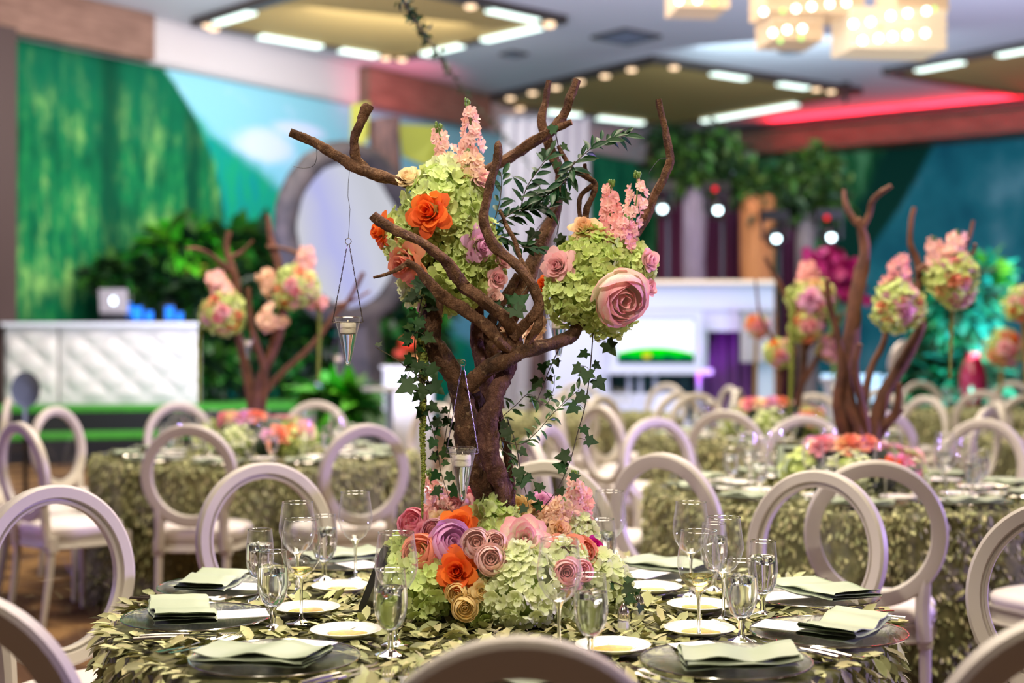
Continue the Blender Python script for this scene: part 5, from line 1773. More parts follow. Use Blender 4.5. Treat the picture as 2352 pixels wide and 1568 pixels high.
# ------------------------------------------------------------------ the other tables
leaf_table(TL, 'round leaf-covered table before the white tufted booth', 3200, 8000, [], 0, leaf_len=(.026, .040), hang=-1.12)
leaf_table(TR, 'round leaf-covered table under the tall forked branch tree, behind the goblets', 3400, 8500, [], 0, leaf_len=(.026, .040), hang=-1.12)
leaf_table(TM, 'round leaf-covered table under the tree with pink balls, farther back', 2000, 2600, [], 0)
leaf_table(TB, 'far round leaf-covered table below the television', 1500, 1800, [], 0)
leaf_table(TF, 'far round leaf-covered table under the red vase', 1500, 1800, [], 0)
leaf_table(TG, 'round leaf-covered table among the chairs at the right edge', 1600, 2000, [], 0)
leaf_table(TX, 'round leaf-covered table cut by the left edge', 1600, 2000, [], 0)


def far_glass():
    m = MB()
    m.lathe([(0.0335, 0.0), (0.033, 0.003), (0.006, 0.008), (0.0045, 0.05), (0.006, 0.095), (0.03, 0.115), (0.046, 0.15), (0.045, 0.18), (0.039, 0.235)], 14)
    return m


SEAT = ['front', 'front right', 'right front', 'right rear', 'rear right', 'rear', 'rear left', 'left rear', 'left front', 'front left']


def back_settings(T, offs, words, far=False):
    for k in range(10):
        ang = offs + 36 * k
        a = R(ang)
        e = Vector((math.sin(a), -math.cos(a)))
        tn = Vector((-e.y, e.x))
        c = Vector((T[0], T[1])) + e * 0.70
        rz = math.atan2(e.x, -e.y)
        on = ' at the %s seat of %s' % (SEAT[int(round(ang / 36.0)) % 10], words)
        g1 = c - e * 0.24 + tn * 0.10
        if far:
            put_mesh('wine_glass', 'farglass', far_glass, M_bowl, (g1.x, g1.y, ZL), (0, 0, 0), 'far wine glass' + on, 'wine glass', 'glasses on ' + words)
            continue
        put('charger', charger, (c.x, c.y, ZL + .004), rz, 'glass charger' + on, 'chargers on ' + words)
        put('napkin_far', lambda: napkin(50), (c.x + e.x * 0.03, c.y + e.y * 0.03, ZL + .013), rz + 0.3 * math.sin(k * 5), 'sage napkin' + on, 'napkins on ' + words)
        put_mesh('menu_card', 'card', menu_card, M_card, (c.x - e.x * 0.06, c.y - e.y * 0.06, ZL + .0115), (0, 0, rz), 'white menu card' + on, 'card', 'cards on ' + words)
        g2 = c - e * 0.20 + tn * 0.21
        g3 = c - e * 0.22 - tn * 0.16
        put('wine_plain', wine_glass, (g1.x, g1.y, ZL), 0, 'empty wine glass' + on, 'wine glasses on ' + words)
        put('goblet', goblet, (g2.x, g2.y, ZL), 0, 'water goblet' + on, 'goblets on ' + words)
        put('oil', oil_plate, (g3.x, g3.y, ZL + .002), 0, 'white oil plate' + on, 'oil plates on ' + words)


back_settings(TL, -5, 'the table before the tufted booth')
back_settings(TR, -11, 'the table under the forked tree')
back_settings(TM, -22, 'the table with the pink balls')
back_settings(TB, -4, 'the table below the television', far=True)
back_settings(TF, -24, 'the table under the red vase', far=True)
back_settings(TG, 2, 'the table at the right edge', far=True)
# the first wine glass copies carry wine as in the one they come from: keep only plain ones

p = on_plane(1812, 1105, ZL)
t = thing('table_sign', 'pale green table card in a black easel frame before the flowers of the forked-tree table', 'sign', (p.x, p.y, ZL), R(-20))
Ms_ = Matrix.Rotation(R(-12), 4, 'X')
MB().box((0, 0, 0.09), (0.125, 0.012, 0.175), M=Ms_).obj('frame_panel', M_black, t, False)
MB().box((0, -0.008, 0.09), (0.108, 0.004, 0.155), M=Ms_).obj('card', mat('pale green card', S(196, 214, 190), 0.6), t, False)
MB().box((0, 0.06, 0.07), (0.05, 0.006, 0.14), M=Matrix.Rotation(R(18), 4, 'X')).obj('easel_leg', M_black, t, False)

M_bark_far = mat('brown branch bark', S(112, 72, 52), 0.8, col2=S(84, 52, 40), scale=12)


def bg_ball(label, px, py, d, rp, seed, cols, group):
    c = P(px, py, d)
    k = d / F_PX
    g = random.Random(seed)
    t = thing('flower_ball', label, 'flower ball', c, 0, group)
    for q in range(3):
        a = q * 2.1 + seed
        hydrangea(t, c + Vector((math.cos(a) * rp * .32 * k, -0.01, math.sin(a) * rp * .32 * k)), rp * 0.80 * k, ['lime', 'olive', 'lime'][q], 80, seed + q, 0, fs=0.022)
    n = len(cols)
    for i, (col, rr) in enumerate(cols):
        a = i * 2 * PI / n + seed * 1.3
        f = 0.25 if (i % 4 == 0) else 0.80
        p = c + Vector((math.cos(a) * rp * f * k, -math.sqrt(max(0.05, 1 - f * f)) * rp * 0.95 * k, math.sin(a) * rp * f * k))
        rose(t, p, (math.cos(a) * f, -0.8, math.sin(a) * f + .1), rr * k, col, 'open', seed + i, joined=True, label='%s rose' % col.replace('_', ' '))
    return t


def bg_stock(t, pxs, d, col, n, k_size, seed):
    stock(t, [P(x, y, d) for x, y in pxs], col, n, k_size, k_size * 1.5, seed)


def bg_mound(label, T, r, seed, cols, h=0.2):
    c = Vector((T[0], T[1], TABLE_Z))
    t = thing('flower_mound', label, 'flower arrangement', c)
    g = random.Random(seed)
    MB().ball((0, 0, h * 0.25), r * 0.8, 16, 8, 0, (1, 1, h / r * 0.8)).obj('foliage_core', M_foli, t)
    for q in range(5):
        a = q * 1.26 + 0.6
        hydrangea(t, c + Vector((math.cos(a) * r * .75, math.sin(a) * r * .75, h * 0.35)), r * 0.32, ['lime', 'pale'][q % 2], 60, seed + q, 0, fs=0.022)
    for i, (col, rr) in enumerate(cols):
        a = -PI / 2 + (i - len(cols) / 2) * 2.4
        f = 0.35 + 0.62 * ((i * 0.618) % 1)
        th = f * 1.25
        p = c + Vector((math.sin(th) * math.cos(a) * r, math.sin(th) * math.sin(a) * r, h * 0.28 + h * 0.72 * math.cos(th)))
        rose(t, p, (math.sin(th) * math.cos(a), math.sin(th) * math.sin(a), 0.75), rr, col, 'open', seed + i, joined=True, label='%s rose' % col.replace('_', ' '))
    return t


def bg_tree(label, T, d, stems):
    t = thing('branch_tree', label, 'branch tree', (T[0], T[1], TABLE_Z))
    k = d / F_PX
    for i, (pts, r0, r1) in enumerate(stems):
        branch(t, [P(x, y, d + (0.12 * math.sin(i * 2.3) * j / len(pts))) for j, (x, y) in enumerate(pts)], r0 * k * 0.74, r1 * k * 0.75, M_bark_far, i + 300, 'branch', 8, 3)
    return t


MIX1 = [('pink', 17), ('coral', 19), ('peach', 16), ('lavender', 20), ('rose_pink', 17), ('blush', 16), ('orange', 16), ('coral', 16), ('pink', 16)]
MIX2 = [('lavender', 30), ('pink', 20), ('coral', 18), ('blush', 22), ('rose_pink', 18), ('lavender', 18), ('coral', 20), ('peach', 18), ('pink', 18)]
MIXM = [(c, 0.045 + 0.012 * (i % 3)) for i, c in enumerate(['coral', 'pink', 'rose_pink', 'blush', 'orange', 'lavender', 'pink', 'peach', 'coral', 'rose_pink', 'cream', 'pink', 'lavender', 'coral', 'blush', 'pink', 'orange', 'rose_pink', 'peach', 'pink', 'coral', 'lavender', 'blush', 'rose_pink', 'pink', 'coral'])]

# left back tree
d = TL[1]
bg_tree('branch tree centrepiece on the table before the white tufted booth', TL, d, [
    ([(590, 1010), (588, 940), (600, 870), (632, 790), (650, 720), (645, 660), (640, 600), (622, 550), (614, 492)], 26, 6),
    ([(588, 1000), (580, 920), (566, 850), (550, 780), (545, 720), (545, 660), (532, 610), (520, 570), (526, 530)], 18, 8),
    ([(535, 625), (505, 600), (480, 580), (452, 571), (428, 571)], 9, 5), ([(527, 590), (555, 578), (582, 552)], 6, 4),
    ([(605, 900), (655, 850), (720, 790), (770, 720), (800, 690), (836, 625)], 11, 7), ([(600, 960), (610, 860), (580, 760), (572, 660)], 12, 8),
    ([(770, 700), (810, 690), (850, 668)], 6, 4), ([(680, 640), (690, 590), (650, 570), (612, 566)], 8, 5)])
GLB = 'flower balls on the left back tree'
b1 = bg_ball('small round flower ball, lower left on the tree before the tufted booth', 515, 720, d - .05, 46, 1, MIX1, GLB)
bg_stock(b1, [(520, 690), (500, 650), (480, 630)], d - .05, 'pink', 12, 0.045, 31)
b2 = bg_ball('upper flower ball with orange roses on the tree before the tufted booth', 680, 660, d - .05, 46, 2, MIX1[::-1], GLB)
bg_stock(b2, [(690, 640), (700, 600), (706, 566)], d, 'pink', 16, 0.045, 32)
bg_stock(b2, [(640, 670), (620, 640), (600, 625)], d, 'peach', 14, 0.045, 33)
bg_stock(b2, [(700, 690), (730, 690), (752, 705)], d, 'rose', 8, 0.04, 34)
sp = thing('stock_sprig', 'peach stock sprig below the upper ball of the left back tree', 'flowers', P(620, 730, d - .1))
bg_stock(sp, [(640, 720), (615, 735), (598, 742)], d - .1, 'peach', 8, 0.05, 35)
bg_mound('pink and orange flower mound on the table before the tufted booth', TL, 0.33, 3, MIXM, 0.26)
amaranth('green amaranth strand hanging beside the tufted booth', [(478, 730, 0), (462, 735, 0), (457, 790, 0), (457, 860, 0), (457, 925, 0)], lambda u: 0.016 - 0.006 * u, 5, d, 160)
amaranth('green amaranth strand hanging before the oval mirror base', [(728, 690, 0), (734, 740, 0), (733, 800, 0), (731, 868, 0)], lambda u: 0.016 - 0.006 * u, 6, d, 160)
cone0 = next(o for o in SC.objects if o.name == 'candle_cone')
for px, py, lab in ((570, 778, 'candle cone hanging inside the left back tree'), (776, 815, 'candle cone hanging at the right of the left back tree')):
    copy_tree(cone0, P(px, py, d - .1), 0, lab, 'candle cones on the left back tree')

# right back tree
d = TR[1]
bg_tree('tall forked branch tree on the table behind the goblets', TR, d, [
    ([(1975, 1080), (1972, 1000), (1955, 930), (1945, 860), (1955, 780), (1965, 700), (1978, 640), (1988, 580), (1980, 530), (1968, 505)], 30, 16),
    ([(1970, 512), (1950, 485), (1940, 460), (1939, 436)], 12, 8), ([(1980, 520), (1998, 490), (2004, 462), (2020, 444), (2046, 427)], 13, 8),
    ([(1990, 1080), (2020, 930), (2058, 860), (2090, 800), (2112, 750), (2104, 700), (2112, 645), (2106, 600), (2090, 560), (2094, 510), (2102, 476)], 22, 7),
    ([(2106, 622), (2140, 602), (2180, 596), (2212, 572), (2228, 540), (2236, 506)], 10, 6), ([(1955, 1040), (1925, 930), (1935, 850), (1925, 760), (1905, 690), (1900, 640)], 18, 9),
    ([(1980, 940), (2000, 850), (2030, 790), (2040, 740)], 14, 10), ([(2212, 590), (2236, 580), (2240, 560)], 6, 5), ([(2000, 990), (2050, 960), (2062, 930), (2066, 880)], 14, 9),
    ([(1962, 1080), (1948, 990), (1936, 930), (1950, 870)], 20, 12), ([(1985, 1080), (1992, 990), (1978, 920), (1962, 850), (1975, 790)], 20, 10), ([(1975, 1060), (2030, 990), (2075, 940)], 13, 7)])
GRB = 'flower balls on the right back tree'
b3 = bg_ball('flower ball with a big lavender rose on the forked tree', 2062, 705, d - .1, 52, 4, MIX2, GRB)
bg_stock(b3, [(2060, 660), (2066, 620), (2068, 585)], d - .1, 'rose', 14, 0.036, 41)
b4 = bg_ball('flower ball at the right fork of the forked tree', 2188, 645, d, 54, 5, MIX2[2:] + MIX2[:2], GRB)
bg_stock(b4, [(2160, 620), (2150, 580), (2144, 545)], d, 'pink', 12, 0.036, 42)
bg_stock(b4, [(2195, 600), (2198, 560), (2200, 532)], d, 'pink', 12, 0.036, 43)
bg_mound('coral and pink flower mound at the foot of the forked tree', (TR[0], TR[1]), 0.30, 6, MIXM[::-1], 0.24)
amaranth('green amaranth strand hanging from the right ball of the forked tree', [(2190, 690, 0), (2186, 740, 0), (2184, 800, 0), (2182, 870, 0)], lambda u: 0.012 - 0.005 * u, 8, d, 140)

# middle tree
d = TM[1]
bg_tree('branch tree with pink flower balls behind the forked tree', TM, d, [
    ([(1815, 1000), (1830, 930), (1845, 860), (1848, 800), (1832, 730), (1800, 670), (1780, 630), (1756, 590)], 16, 5), ([(1800, 1000), (1790, 900), (1800, 820), (1815, 760)], 12, 8),
    ([(1840, 880), (1880, 820), (1910, 780), (1930, 720)], 12, 6), ([(1850, 800), (1895, 740), (1900, 680), (1890, 630)], 10, 5), ([(1795, 830), (1770, 770), (1745, 720), (1735, 640)], 8, 3)])
GMB = 'flower balls on the middle back tree'
b5 = bg_ball('pink and lime flower ball in the middle tree under the magenta orchids', 1862, 690, d - .1, 48, 7, MIX2, GMB)
bg_stock(b5, [(1850, 670), (1855, 630), (1858, 600)], d - .1, 'rose', 16, 0.05, 51)
b6 = bg_ball('lower peach flower ball in the middle tree, beside the amaranth strand', 1850, 748, d - .15, 34, 8, MIX1, GMB)
b7 = bg_ball('small lime flower ball low in the middle tree', 1790, 810, d, 30, 9, MIX1[3:], GMB)
b8 = bg_ball('magenta-pink flower ball low at the right of the middle tree', 1905, 800, d, 26, 10, MIX2[:4], GMB)
bg_mound('pink and orange flower mound at the foot of the middle tree', TM, 0.34, 9, MIXM, 0.28)
amaranth('long green amaranth strand hanging from the middle tree', [(1822, 690, -.2), (1818, 760, -.2), (1818, 850, -.2), (1815, 930, -.2), (1812, 1010, -.2)], lambda u: 0.026 - 0.014 * u, 9, d, 200)

# far centrepieces
def far_piece(label, T, px, py, rp, seed, stemcol, z0=TABLE_Z):
    d_ = T[1]
    t = bg_ball(label, px, py, d_, rp, seed, MIX1, 'far flower balls on slender stands')
    c = Vector(t.location)
    MB().tube([(0, 0, -rp * 0.6 * d_ / F_PX), (T[0] - c.x, T[1] - c.y, z0 + 0.02 - c.z)], 0.02, 8).obj('stand', stemcol, t)
    MB().lathe([(0, 0), (0.12, 0), (0.12, 0.015), (0, 0.03)], 16, c=(T[0] - c.x, T[1] - c.y, z0 + 0.004 - c.z)).obj('stand_foot', stemcol, t)
    return t


M_gold = mat('pale gold stand', S(190, 160, 96), 0.3, 0.8)
far_piece('coral flower ball on a slender stand beside the red vase', TF, 2303, 800, 40, 12, M_gold)
far_piece('yellow flower ball on a stand before the television lounge', (TB[0] + 1.75, TB[1] + 1.0), 1738, 748, 22, 13, M_gold, 0.0)
far_piece('peach flower ball at the right edge above the chairs', (TG[0] - 0.55, TG[1]), 2350, 700, 40, 14, M_gold)

# ------------------------------------------------------------------ stage, booth, ring and plants on the left
M_turf = mat('green turf', S(58, 150, 30), 0.9, col2=S(40, 120, 20), scale=30)
M_skirt = mat('black stage skirt', S(14, 15, 20), 0.85)
M_tuft = mat('white tufted leatherette', S(214, 208, 202), 0.45, spec=0.4)
M_teal = mat('teal paper', S(20, 110, 130), 0.6)
M_pinkp = mat('pink paper', S(220, 120, 150), 0.6)
M_alu = mat('silver aluminium', S(188, 180, 178), 0.35, 0.6)
M_white = mat('white gloss panel', S(228, 228, 236), 0.35, spec=0.4)
EW = Vector((0.58, 0.815, 0)).normalized()


def oriented(px, d, z=0.0, yaw=0.0):
    p = P(px, 0, d)
    return Matrix.Translation((p.x, d, z)) @ Matrix.Rotation(yaw, 4, 'Z')


def slab(foot, z0, z1):
    """prism over a footprint given in world xy"""
    n = len(foot)
    V = [(x, y, z0) for x, y in foot] + [(x, y, z1) for x, y in foot]
    return V, [tuple(range(n - 1, -1, -1)), tuple(range(n, 2 * n))] + [(i, (i + 1) % n, n + (i + 1) % n, n + i) for i in range(n)]


t = thing('stage', 'low stage with green turf top and black skirt under the tufted booth', 'stage', (0, 0, 0))
FOOT = [(-7.3, 16.9), (-2.36, 18.13), (-2.36, 22.0), (-6.75, 18.5)]
STEP = [(-7.1, 16.05), (-2.3, 17.2), (-2.4, 18.10), (-7.3, 16.87)]
MB().add(*slab(FOOT, 0.0, 0.56)).obj('skirt', M_skirt, t, False)
MB().add(*slab(FOOT, 0.56, 0.61)).obj('turf_top', M_turf, t, False)
MB().add(*slab(STEP, 0.0, 0.28)).obj('lower_step', M_skirt, t, False)
MB().add(*slab(STEP, 0.28, 0.325)).obj('turf_step', M_turf, t, False)


def tufted(w, h, px, d, label):
    p = P(px, 0, d)
    t = thing('tufted_booth', label, 'booth', (p.x, d, 0.61), R(4), None)
    MB().box((0, 0.17, h / 2), (w, 0.26, h)).obj('body', M_tuft, t, False)
    nx, nz = 64, 44
    V, F = [], []
    a, b = 0.44, 0.40
    for j in range(nz + 1):
        for i in range(nx + 1):
            x, z = -w / 2 + w * i / nx, h * j / nz
            zc = z - h * 0.5
            q = abs(math.cos(PI * (x / a + zc / b)) * math.cos(PI * (x / a - zc / b)))
            edge = min(1, min(i, nx - i) / 6) * min(1, min(j, nz - j) / 6)
            V.append((x, 0.04 - 0.05 * q ** 0.6 * edge, z))
    for j in range(nz):
        for i in range(nx):
            F.append((j * (nx + 1) + i, j * (nx + 1) + i + 1, (j + 1) * (nx + 1) + i + 1, (j + 1) * (nx + 1) + i))
    MB().add(V, F).obj('tufted_front', M_tuft, t, True, 180)
    MB().box((0, 0.12, h + 0.012), (w + 0.05, 0.40, 0.045)).obj('top_ledge', M_white, t, False)
    return t


tufted(1.76, 1.02, 295, 18.4, 'wide white tufted booth front on the turf stage')
tufted(0.66, 1.02, 70, 18.3, 'narrow white tufted booth panel at the left edge')

p = P(262, 0, 19.2)
t = thing('equipment_table', 'dark equipment table hidden behind the wide tufted booth, under the laptop', 'table', (p.x, 19.3, 0.61))
MB().box((0, 0, 1.03), (1.5, 0.5, 0.05)).box((-.6, 0, 0.5), (0.06, 0.4, 1.0)).box((.6, 0, 0.5), (0.06, 0.4, 1.0)).obj('table_frame', M_black, t, False)
t = thing('laptop', 'silver laptop with a lit round emblem above the tufted booth', 'laptop', (p.x, 19.2, 1.665))
MB().box((0, 0.1, 0.07), (0.36, 0.30, 0.14)).obj('riser', M_black, t, False)
MB().box((0, 0.12, 0.15), (0.37, 0.26, 0.02)).obj('keyboard_deck', M_alu, t, False)
Mlid = Matrix.Translation((0, 0.0, 0.155)) @ Matrix.Rotation(R(8), 4, 'X')
lid = MB().box((0, 0, 0.155), (0.38, 0.012, 0.31), M=Mlid).obj('lid', M_alu, t, False)
m = MB()
V = []
for k in range(28):                                   # lit fruit-shaped emblem with a bite and a leaf
    a = 2 * PI * k / 28
    r = 0.048 * (1 - 0.10 * math.cos(a * 2)) * (1 - 0.16 * math.exp(-((a - PI / 2) / 0.3) ** 2))
    x, z = r * math.cos(a), r * math.sin(a)
    dx, dz = x - 0.058, z - 0.006
    dd = math.hypot(dx, dz)
    if dd < 0.024:
        x, z = 0.058 + dx / dd * 0.024, 0.006 + dz / dd * 0.024
    V.append((x, -0.0085, z + 0.15))
m.add(V, [tuple(range(28))], 0, Mlid)
m.add([(0.0, -0.0085, 0.205), (0.012, -0.0085, 0.222), (0.022, -0.0085, 0.226), (0.012, -0.0085, 0.209)], [(0, 3, 2, 1)], 0, Mlid)
o = m.obj('emblem', emissive('lit emblem', (0.75, 0.9, 1.0, 1), 5.0), lid, False)
tag(o, 'glowing emblem')

M_blue = emissive('blue led', (0.02, 0.22, 1.0, 1), 2.2)
for i, (px, py, w) in enumerate(((318, 700, .16), (345, 712, .12), (392, 700, .14), (415, 715, .10), (300, 690, .07))):
    p = P(px, py, 19.5)
    t = thing('led_bar', ['first blue light bar right of the laptop', 'second blue light bar right of the laptop', 'tall blue light bar right of the middle of the booth', 'last blue light bar at the right end behind the booth', 'small blue light bar touching the laptop'][i], 'light', (p.x, 19.5, 1.665), 0, 'blue-lit equipment')
    h = p.z - 1.665
    MB().box((0, 0, h / 2), (w, 0.1, h)).obj('housing', M_black, t, False)
    MB().box((0, -0.055, h * 0.55), (w * 0.8, 0.015, h * 0.7)).obj('lens', M_blue, t, False)


def broad_geo():
    V, F = [], []
    prof = [(0, 0.03), (0.15, 0.16), (0.4, 0.24), (0.7, 0.17), (1.0, 0.02)]
    for t_, w in prof:
        for s in (-1, 0, 1):
            V.append((t_, s * w, 0.10 * abs(s) * w * 4 - 0.35 * t_ * t_))
    for j in range(4):
        for i in range(2):
            F.append((j * 3 + i, (j + 1) * 3 + i, (j + 1) * 3 + i + 1, j * 3 + i + 1))
    return V, F


BV, BF = broad_geo()
M_trop = mat('tropical leaf', S(42, 98, 26), 0.4, vary=0.9, spec=0.5)
M_dark = mat('dark tropical leaf', S(16, 46, 20), 0.4, vary=0.8, spec=0.5)
M_bright = mat('bright fern leaf', S(70, 170, 30), 0.45, vary=0.6, spec=0.4)
M_yell = mat('yellow-green leaf', S(136, 138, 44), 0.5, vary=0.5)
M_canopy = mat('canopy leaf', S(66, 104, 34), 0.5, vary=0.9)
M_canopy_d = mat('dark canopy leaf', S(30, 62, 26), 0.5, vary=0.7)
M_tealleaf = mat('blue-green leaf', S(20, 130, 90), 0.4, vary=0.8, spec=0.5)


def plant(name, label, px, py, d, rx, rz_, n, size, mats, seed, base_z=0.0, cat='plant', group=None, trunk=0.03, trunk_mat=None, shape=1.0):
    """rx, rz_ in pixels; leaves round a centre, arching out, over a stem that stands on base_z"""
    g = np.random.default_rng(seed)
    c = P(px, py, d)
    k = d / F_PX
    t = thing(name, label, cat, (c.x, d, base_z), 0, group)
    cz = c.z - base_z
    m = MB().tube([(0, 0, 0), (0.02, 0, cz * 0.5), (0, 0, cz)], [trunk, trunk * 0.85, trunk * 0.6], 8)
    for q in range(7):
        a = q * 0.9
        e = Vector((math.cos(a) * rx * k * .7, math.sin(a) * rx * k * .5, cz + math.sin(q * 2.0) * rz_ * k * .6))
        m.tube([(0, 0, cz * 0.8), (e.x * .5, e.y * .5, (cz + e.z) / 2), e], [trunk * .5, trunk * .4, trunk * .2], 6)
    m.obj('trunk' if trunk > 0.05 else 'stems', trunk_mat or M_vine, t)
    dirs = g.normal(size=(n, 3))
    dirs /= np.linalg.norm(dirs, axis=1)[:, None]
    rad = g.random(n) ** 0.45
    pos = dirs * rad[:, None] * np.array((rx * k, rx * k * 0.7, rz_ * k)) * 0.9 + np.array((0, 0, cz))
    yaw = np.arctan2(dirs[:, 1], dirs[:, 0]) + g.normal(0, 0.7, n)
    pit = np.arcsin(dirs[:, 2]) * 0.6 + g.normal(0.1, 0.5, n)
    Ms = mats4(rot_np(yaw, pit, g.normal(0, 0.5, n)), size * g.uniform(0.6, 1.3, n), pos)
    w = np.array_split(g.permutation(n), len(mats))
    for idx, mm in zip(w, mats):
        tag(scatter('foliage', BV, BF, Ms[idx], mm, t), kind='stuff')
    return t


TG_ = 'tropical plants on the turf stage'
SZ = 0.61
for i, (px, py, d_, rx, rz_, n, size, mm, lab) in enumerate((
    (330, 655, 19.9, 75, 60, 420, .34, [M_dark, M_dark, M_trop], 'dark plant right behind the laptop'),
    (425, 590, 20.3, 85, 60, 480, .40, [M_trop, M_dark, M_bright], 'tall broad-leaved plant above the tufted booth'),
    (520, 600, 20.8, 85, 70, 480, .40, [M_dark, M_trop, M_trop], 'tall plant behind the top of the left back tree'),
    (600, 610, 20.9, 75, 80, 420, .40, [M_trop, M_trop, M_dark], 'tall plant beside the oval mirror frame'),
    (255, 635, 19.55, 45, 35, 200, .28, [M_dark, M_trop], 'small plant left of the laptop'),
    (500, 690, 20.0, 90, 60, 460, .34, [M_dark, M_trop, M_dark], 'bushy plant behind the right end of the booth'),
    (560, 790, 20.0, 110, 75, 620, .34, [M_dark, M_dark, M_trop], 'dark bush between booth and left back tree'),
    (690, 800, 20.2, 100, 90, 620, .34, [M_dark, M_dark, M_trop], 'dark bush under the oval mirror'),
    (640, 740, 20.6, 80, 80, 420, .34, [M_dark, M_dark, M_dark], 'dark plant left of the oval mirror base'),
    (480, 850, 19.2, 60, 50, 260, .26, [M_dark, M_trop], 'low plant at the right end of the booth'),
)):
    plant('tropical_plant', lab + ', on the turf stage', px, py, d_, rx, rz_, n, size, mm, 20 + i, SZ, 'plant', TG_)
plant('tropical_plant', 'yellow-flowering plant above the tufted booth', 505, 632, 19.9, 26, 14, 60, .2, [M_yell], 61, SZ, 'plant', TG_)
plant('tropical_plant', 'second yellow-flowering plant beside the laptop', 445, 655, 19.9, 18, 14, 40, .2, [M_yell], 62, SZ, 'plant', TG_)
plant('fern', 'bright green fern by the stage end, left of the tree trunk', 775, 935, 15.2, 75, 40, 260, .32, [M_bright, M_trop], 63, 0.0, 'plant')
plant('tropical_plant', 'dark bush right of the oval mirror base, behind the podium', 950, 720, 23.0, 70, 130, 520, .38, [M_dark, M_dark, M_trop], 64, 0.0, 'plant', 'floor plants by the mirror')
plant('tropical_plant', 'low plant with red bloom left of the podium', 905, 830, 19.5, 45, 60, 240, .28, [M_dark, M_trop], 65, 0.0, 'plant', 'floor plants by the mirror')
for px, py, r_, col, lab in ((936, 790, 20, (0.9, 0.06, 0.02, 1), 'red'), (918, 812, 14, (0.85, 0.1, 0.06, 1), 'small red'), (955, 835, 20, (0.95, 0.42, 0.16, 1), 'orange')):
    p = P(px, py, 19.2)
    t = thing('tall_bloom', lab + ' bloom on a tall stem behind the ivy, left of the trunk', 'flower', (p.x, 19.2, 0))
    MB().tube([(0, 0, 0), (0.02, 0, p.z / 2), (0, 0, p.z)], 0.012, 6).obj('stem', M_stem, t)
    MB().ball((0, 0, p.z), r_ * 19.2 / F_PX, 10, 7, 0, (1, 1, 0.8)).obj('bloom', mat(lab + ' bloom', col, 0.6), t)

# oval (round) mirror screen in a stone ring
MRG = oriented(803, 17.6, 0, math.atan2(0.815, 0.58) - R(6))
M_stone = mat('dark stone ring', S(56, 48, 48), 0.8, col2=S(28, 24, 28), scale=5, bump=0.5, bscale=8)
M_trunkb = mat('brown bark prop', S(92, 66, 60), 0.85, col2=S(60, 44, 44), scale=6, stretch=(3, 3, 0.6), bump=0.4, bscale=9)


def screen_mat():
    g = G('lavender projection')
    co = g.coords()
    xyz = g.n('SeparateXYZ', {0: co}, out=None)
    n = g.noise(co, 0.9, 3)
    v = g.math('ADD', g.math('ADD', xyz.outputs[0], g.math('MULTIPLY', xyz.outputs[2], 0.5)), g.math('MULTIPLY', n, 0.7))
    c = g.ramp(g.math('FRACT', g.math('MULTIPLY', v, 0.42)), [(0.0, S(206, 208, 218)), (0.40, S(216, 216, 224)), (0.60, S(190, 192, 244)), (0.85, S(212, 214, 230)), (1.0, S(206, 208, 218))])
    return g.done(g.n('Emission', {0: c, 1: 0.92}))


t = thing('mirror_ring', 'big round stone-framed screen glowing lavender behind the branch tree', 'screen', MRG.translation, math.atan2(0.815, 0.58) - R(6))
zc = CAM_Z + (784 - 540) / F_PX * 17.6
pts = [(1.02 * math.cos(a), 0, zc + 1.02 * math.sin(a)) for a in np.linspace(0, 2 * PI, 49)[:-1]]
gq = np.random.default_rng(5)
wob = gq.normal(0, 0.06, (48, 10))
MB().tube(pts, 0.145, 10, closed=True, warp=lambda i, k: 1 + wob[i, k]).obj('stone_ring', M_stone, t, True, 70)
V = [(0, 0.05, zc)] + [(0.93 * math.cos(2 * PI * k / 48), 0.05, zc + 0.93 * math.sin(2 * PI * k / 48)) for k in range(48)]
V += [(x, 0.09, z) for x, y, z in V]
F = [(0, 1 + k, 1 + (k + 1) % 48) for k in range(48)] + [(49, 50 + (k + 1) % 48, 50 + k) for k in range(48)] + [(1 + k, 50 + k, 50 + (k + 1) % 48, 1 + (k + 1) % 48) for k in range(48)]
tag(MB().add(V, F).obj('screen', screen_mat(), t, False), 'lit lavender screen')
MB().tube([(0.35, 0.15, 0), (0.30, 0.12, 0.8), (0.25, 0.1, zc - 1.0)], [0.45, 0.36, 0.25], 14, warp=lambda i, k: 1 + wob[i, k % 10] * 2).obj('rock_foot', M_stone, t)
MB().tube([(0.95, 0.3, zc + 0.6), (0.90, 0.32, zc + 1.3), (0.86, 0.34, 4.3)], [0.20, 0.22, 0.24], 12, warp=lambda i, k: 1 + wob[i, k % 10] * 2).obj('bark_trunk', M_trunkb, t)
for dx, dz, w, h in ((0.45, 4.15, 0.14, 0.55), (1.55, 4.02, 0.42, 0.50)):
    V = [(dx - w, 0.3, dz + h / 2), (dx + w * 0.8, 0.25, dz + h / 2 + .05), (dx + w, 0.3, dz - h * 0.2), (dx + w * .1, 0.28, dz - h / 2), (dx - w * .7, 0.35, dz - h * .3)]
    V += [(x, y + .02, z) for x, y, z in V]
    MB().add(V, [(0, 4, 3, 2, 1), (5, 6, 7, 8, 9)] + [(i, (i + 1) % 5, 5 + (i + 1) % 5, 5 + i) for i in range(5)]).obj('felt_leaf', M_yell, t, False)

M_cream = mat('cream painted board', S(172, 168, 160), 0.5)
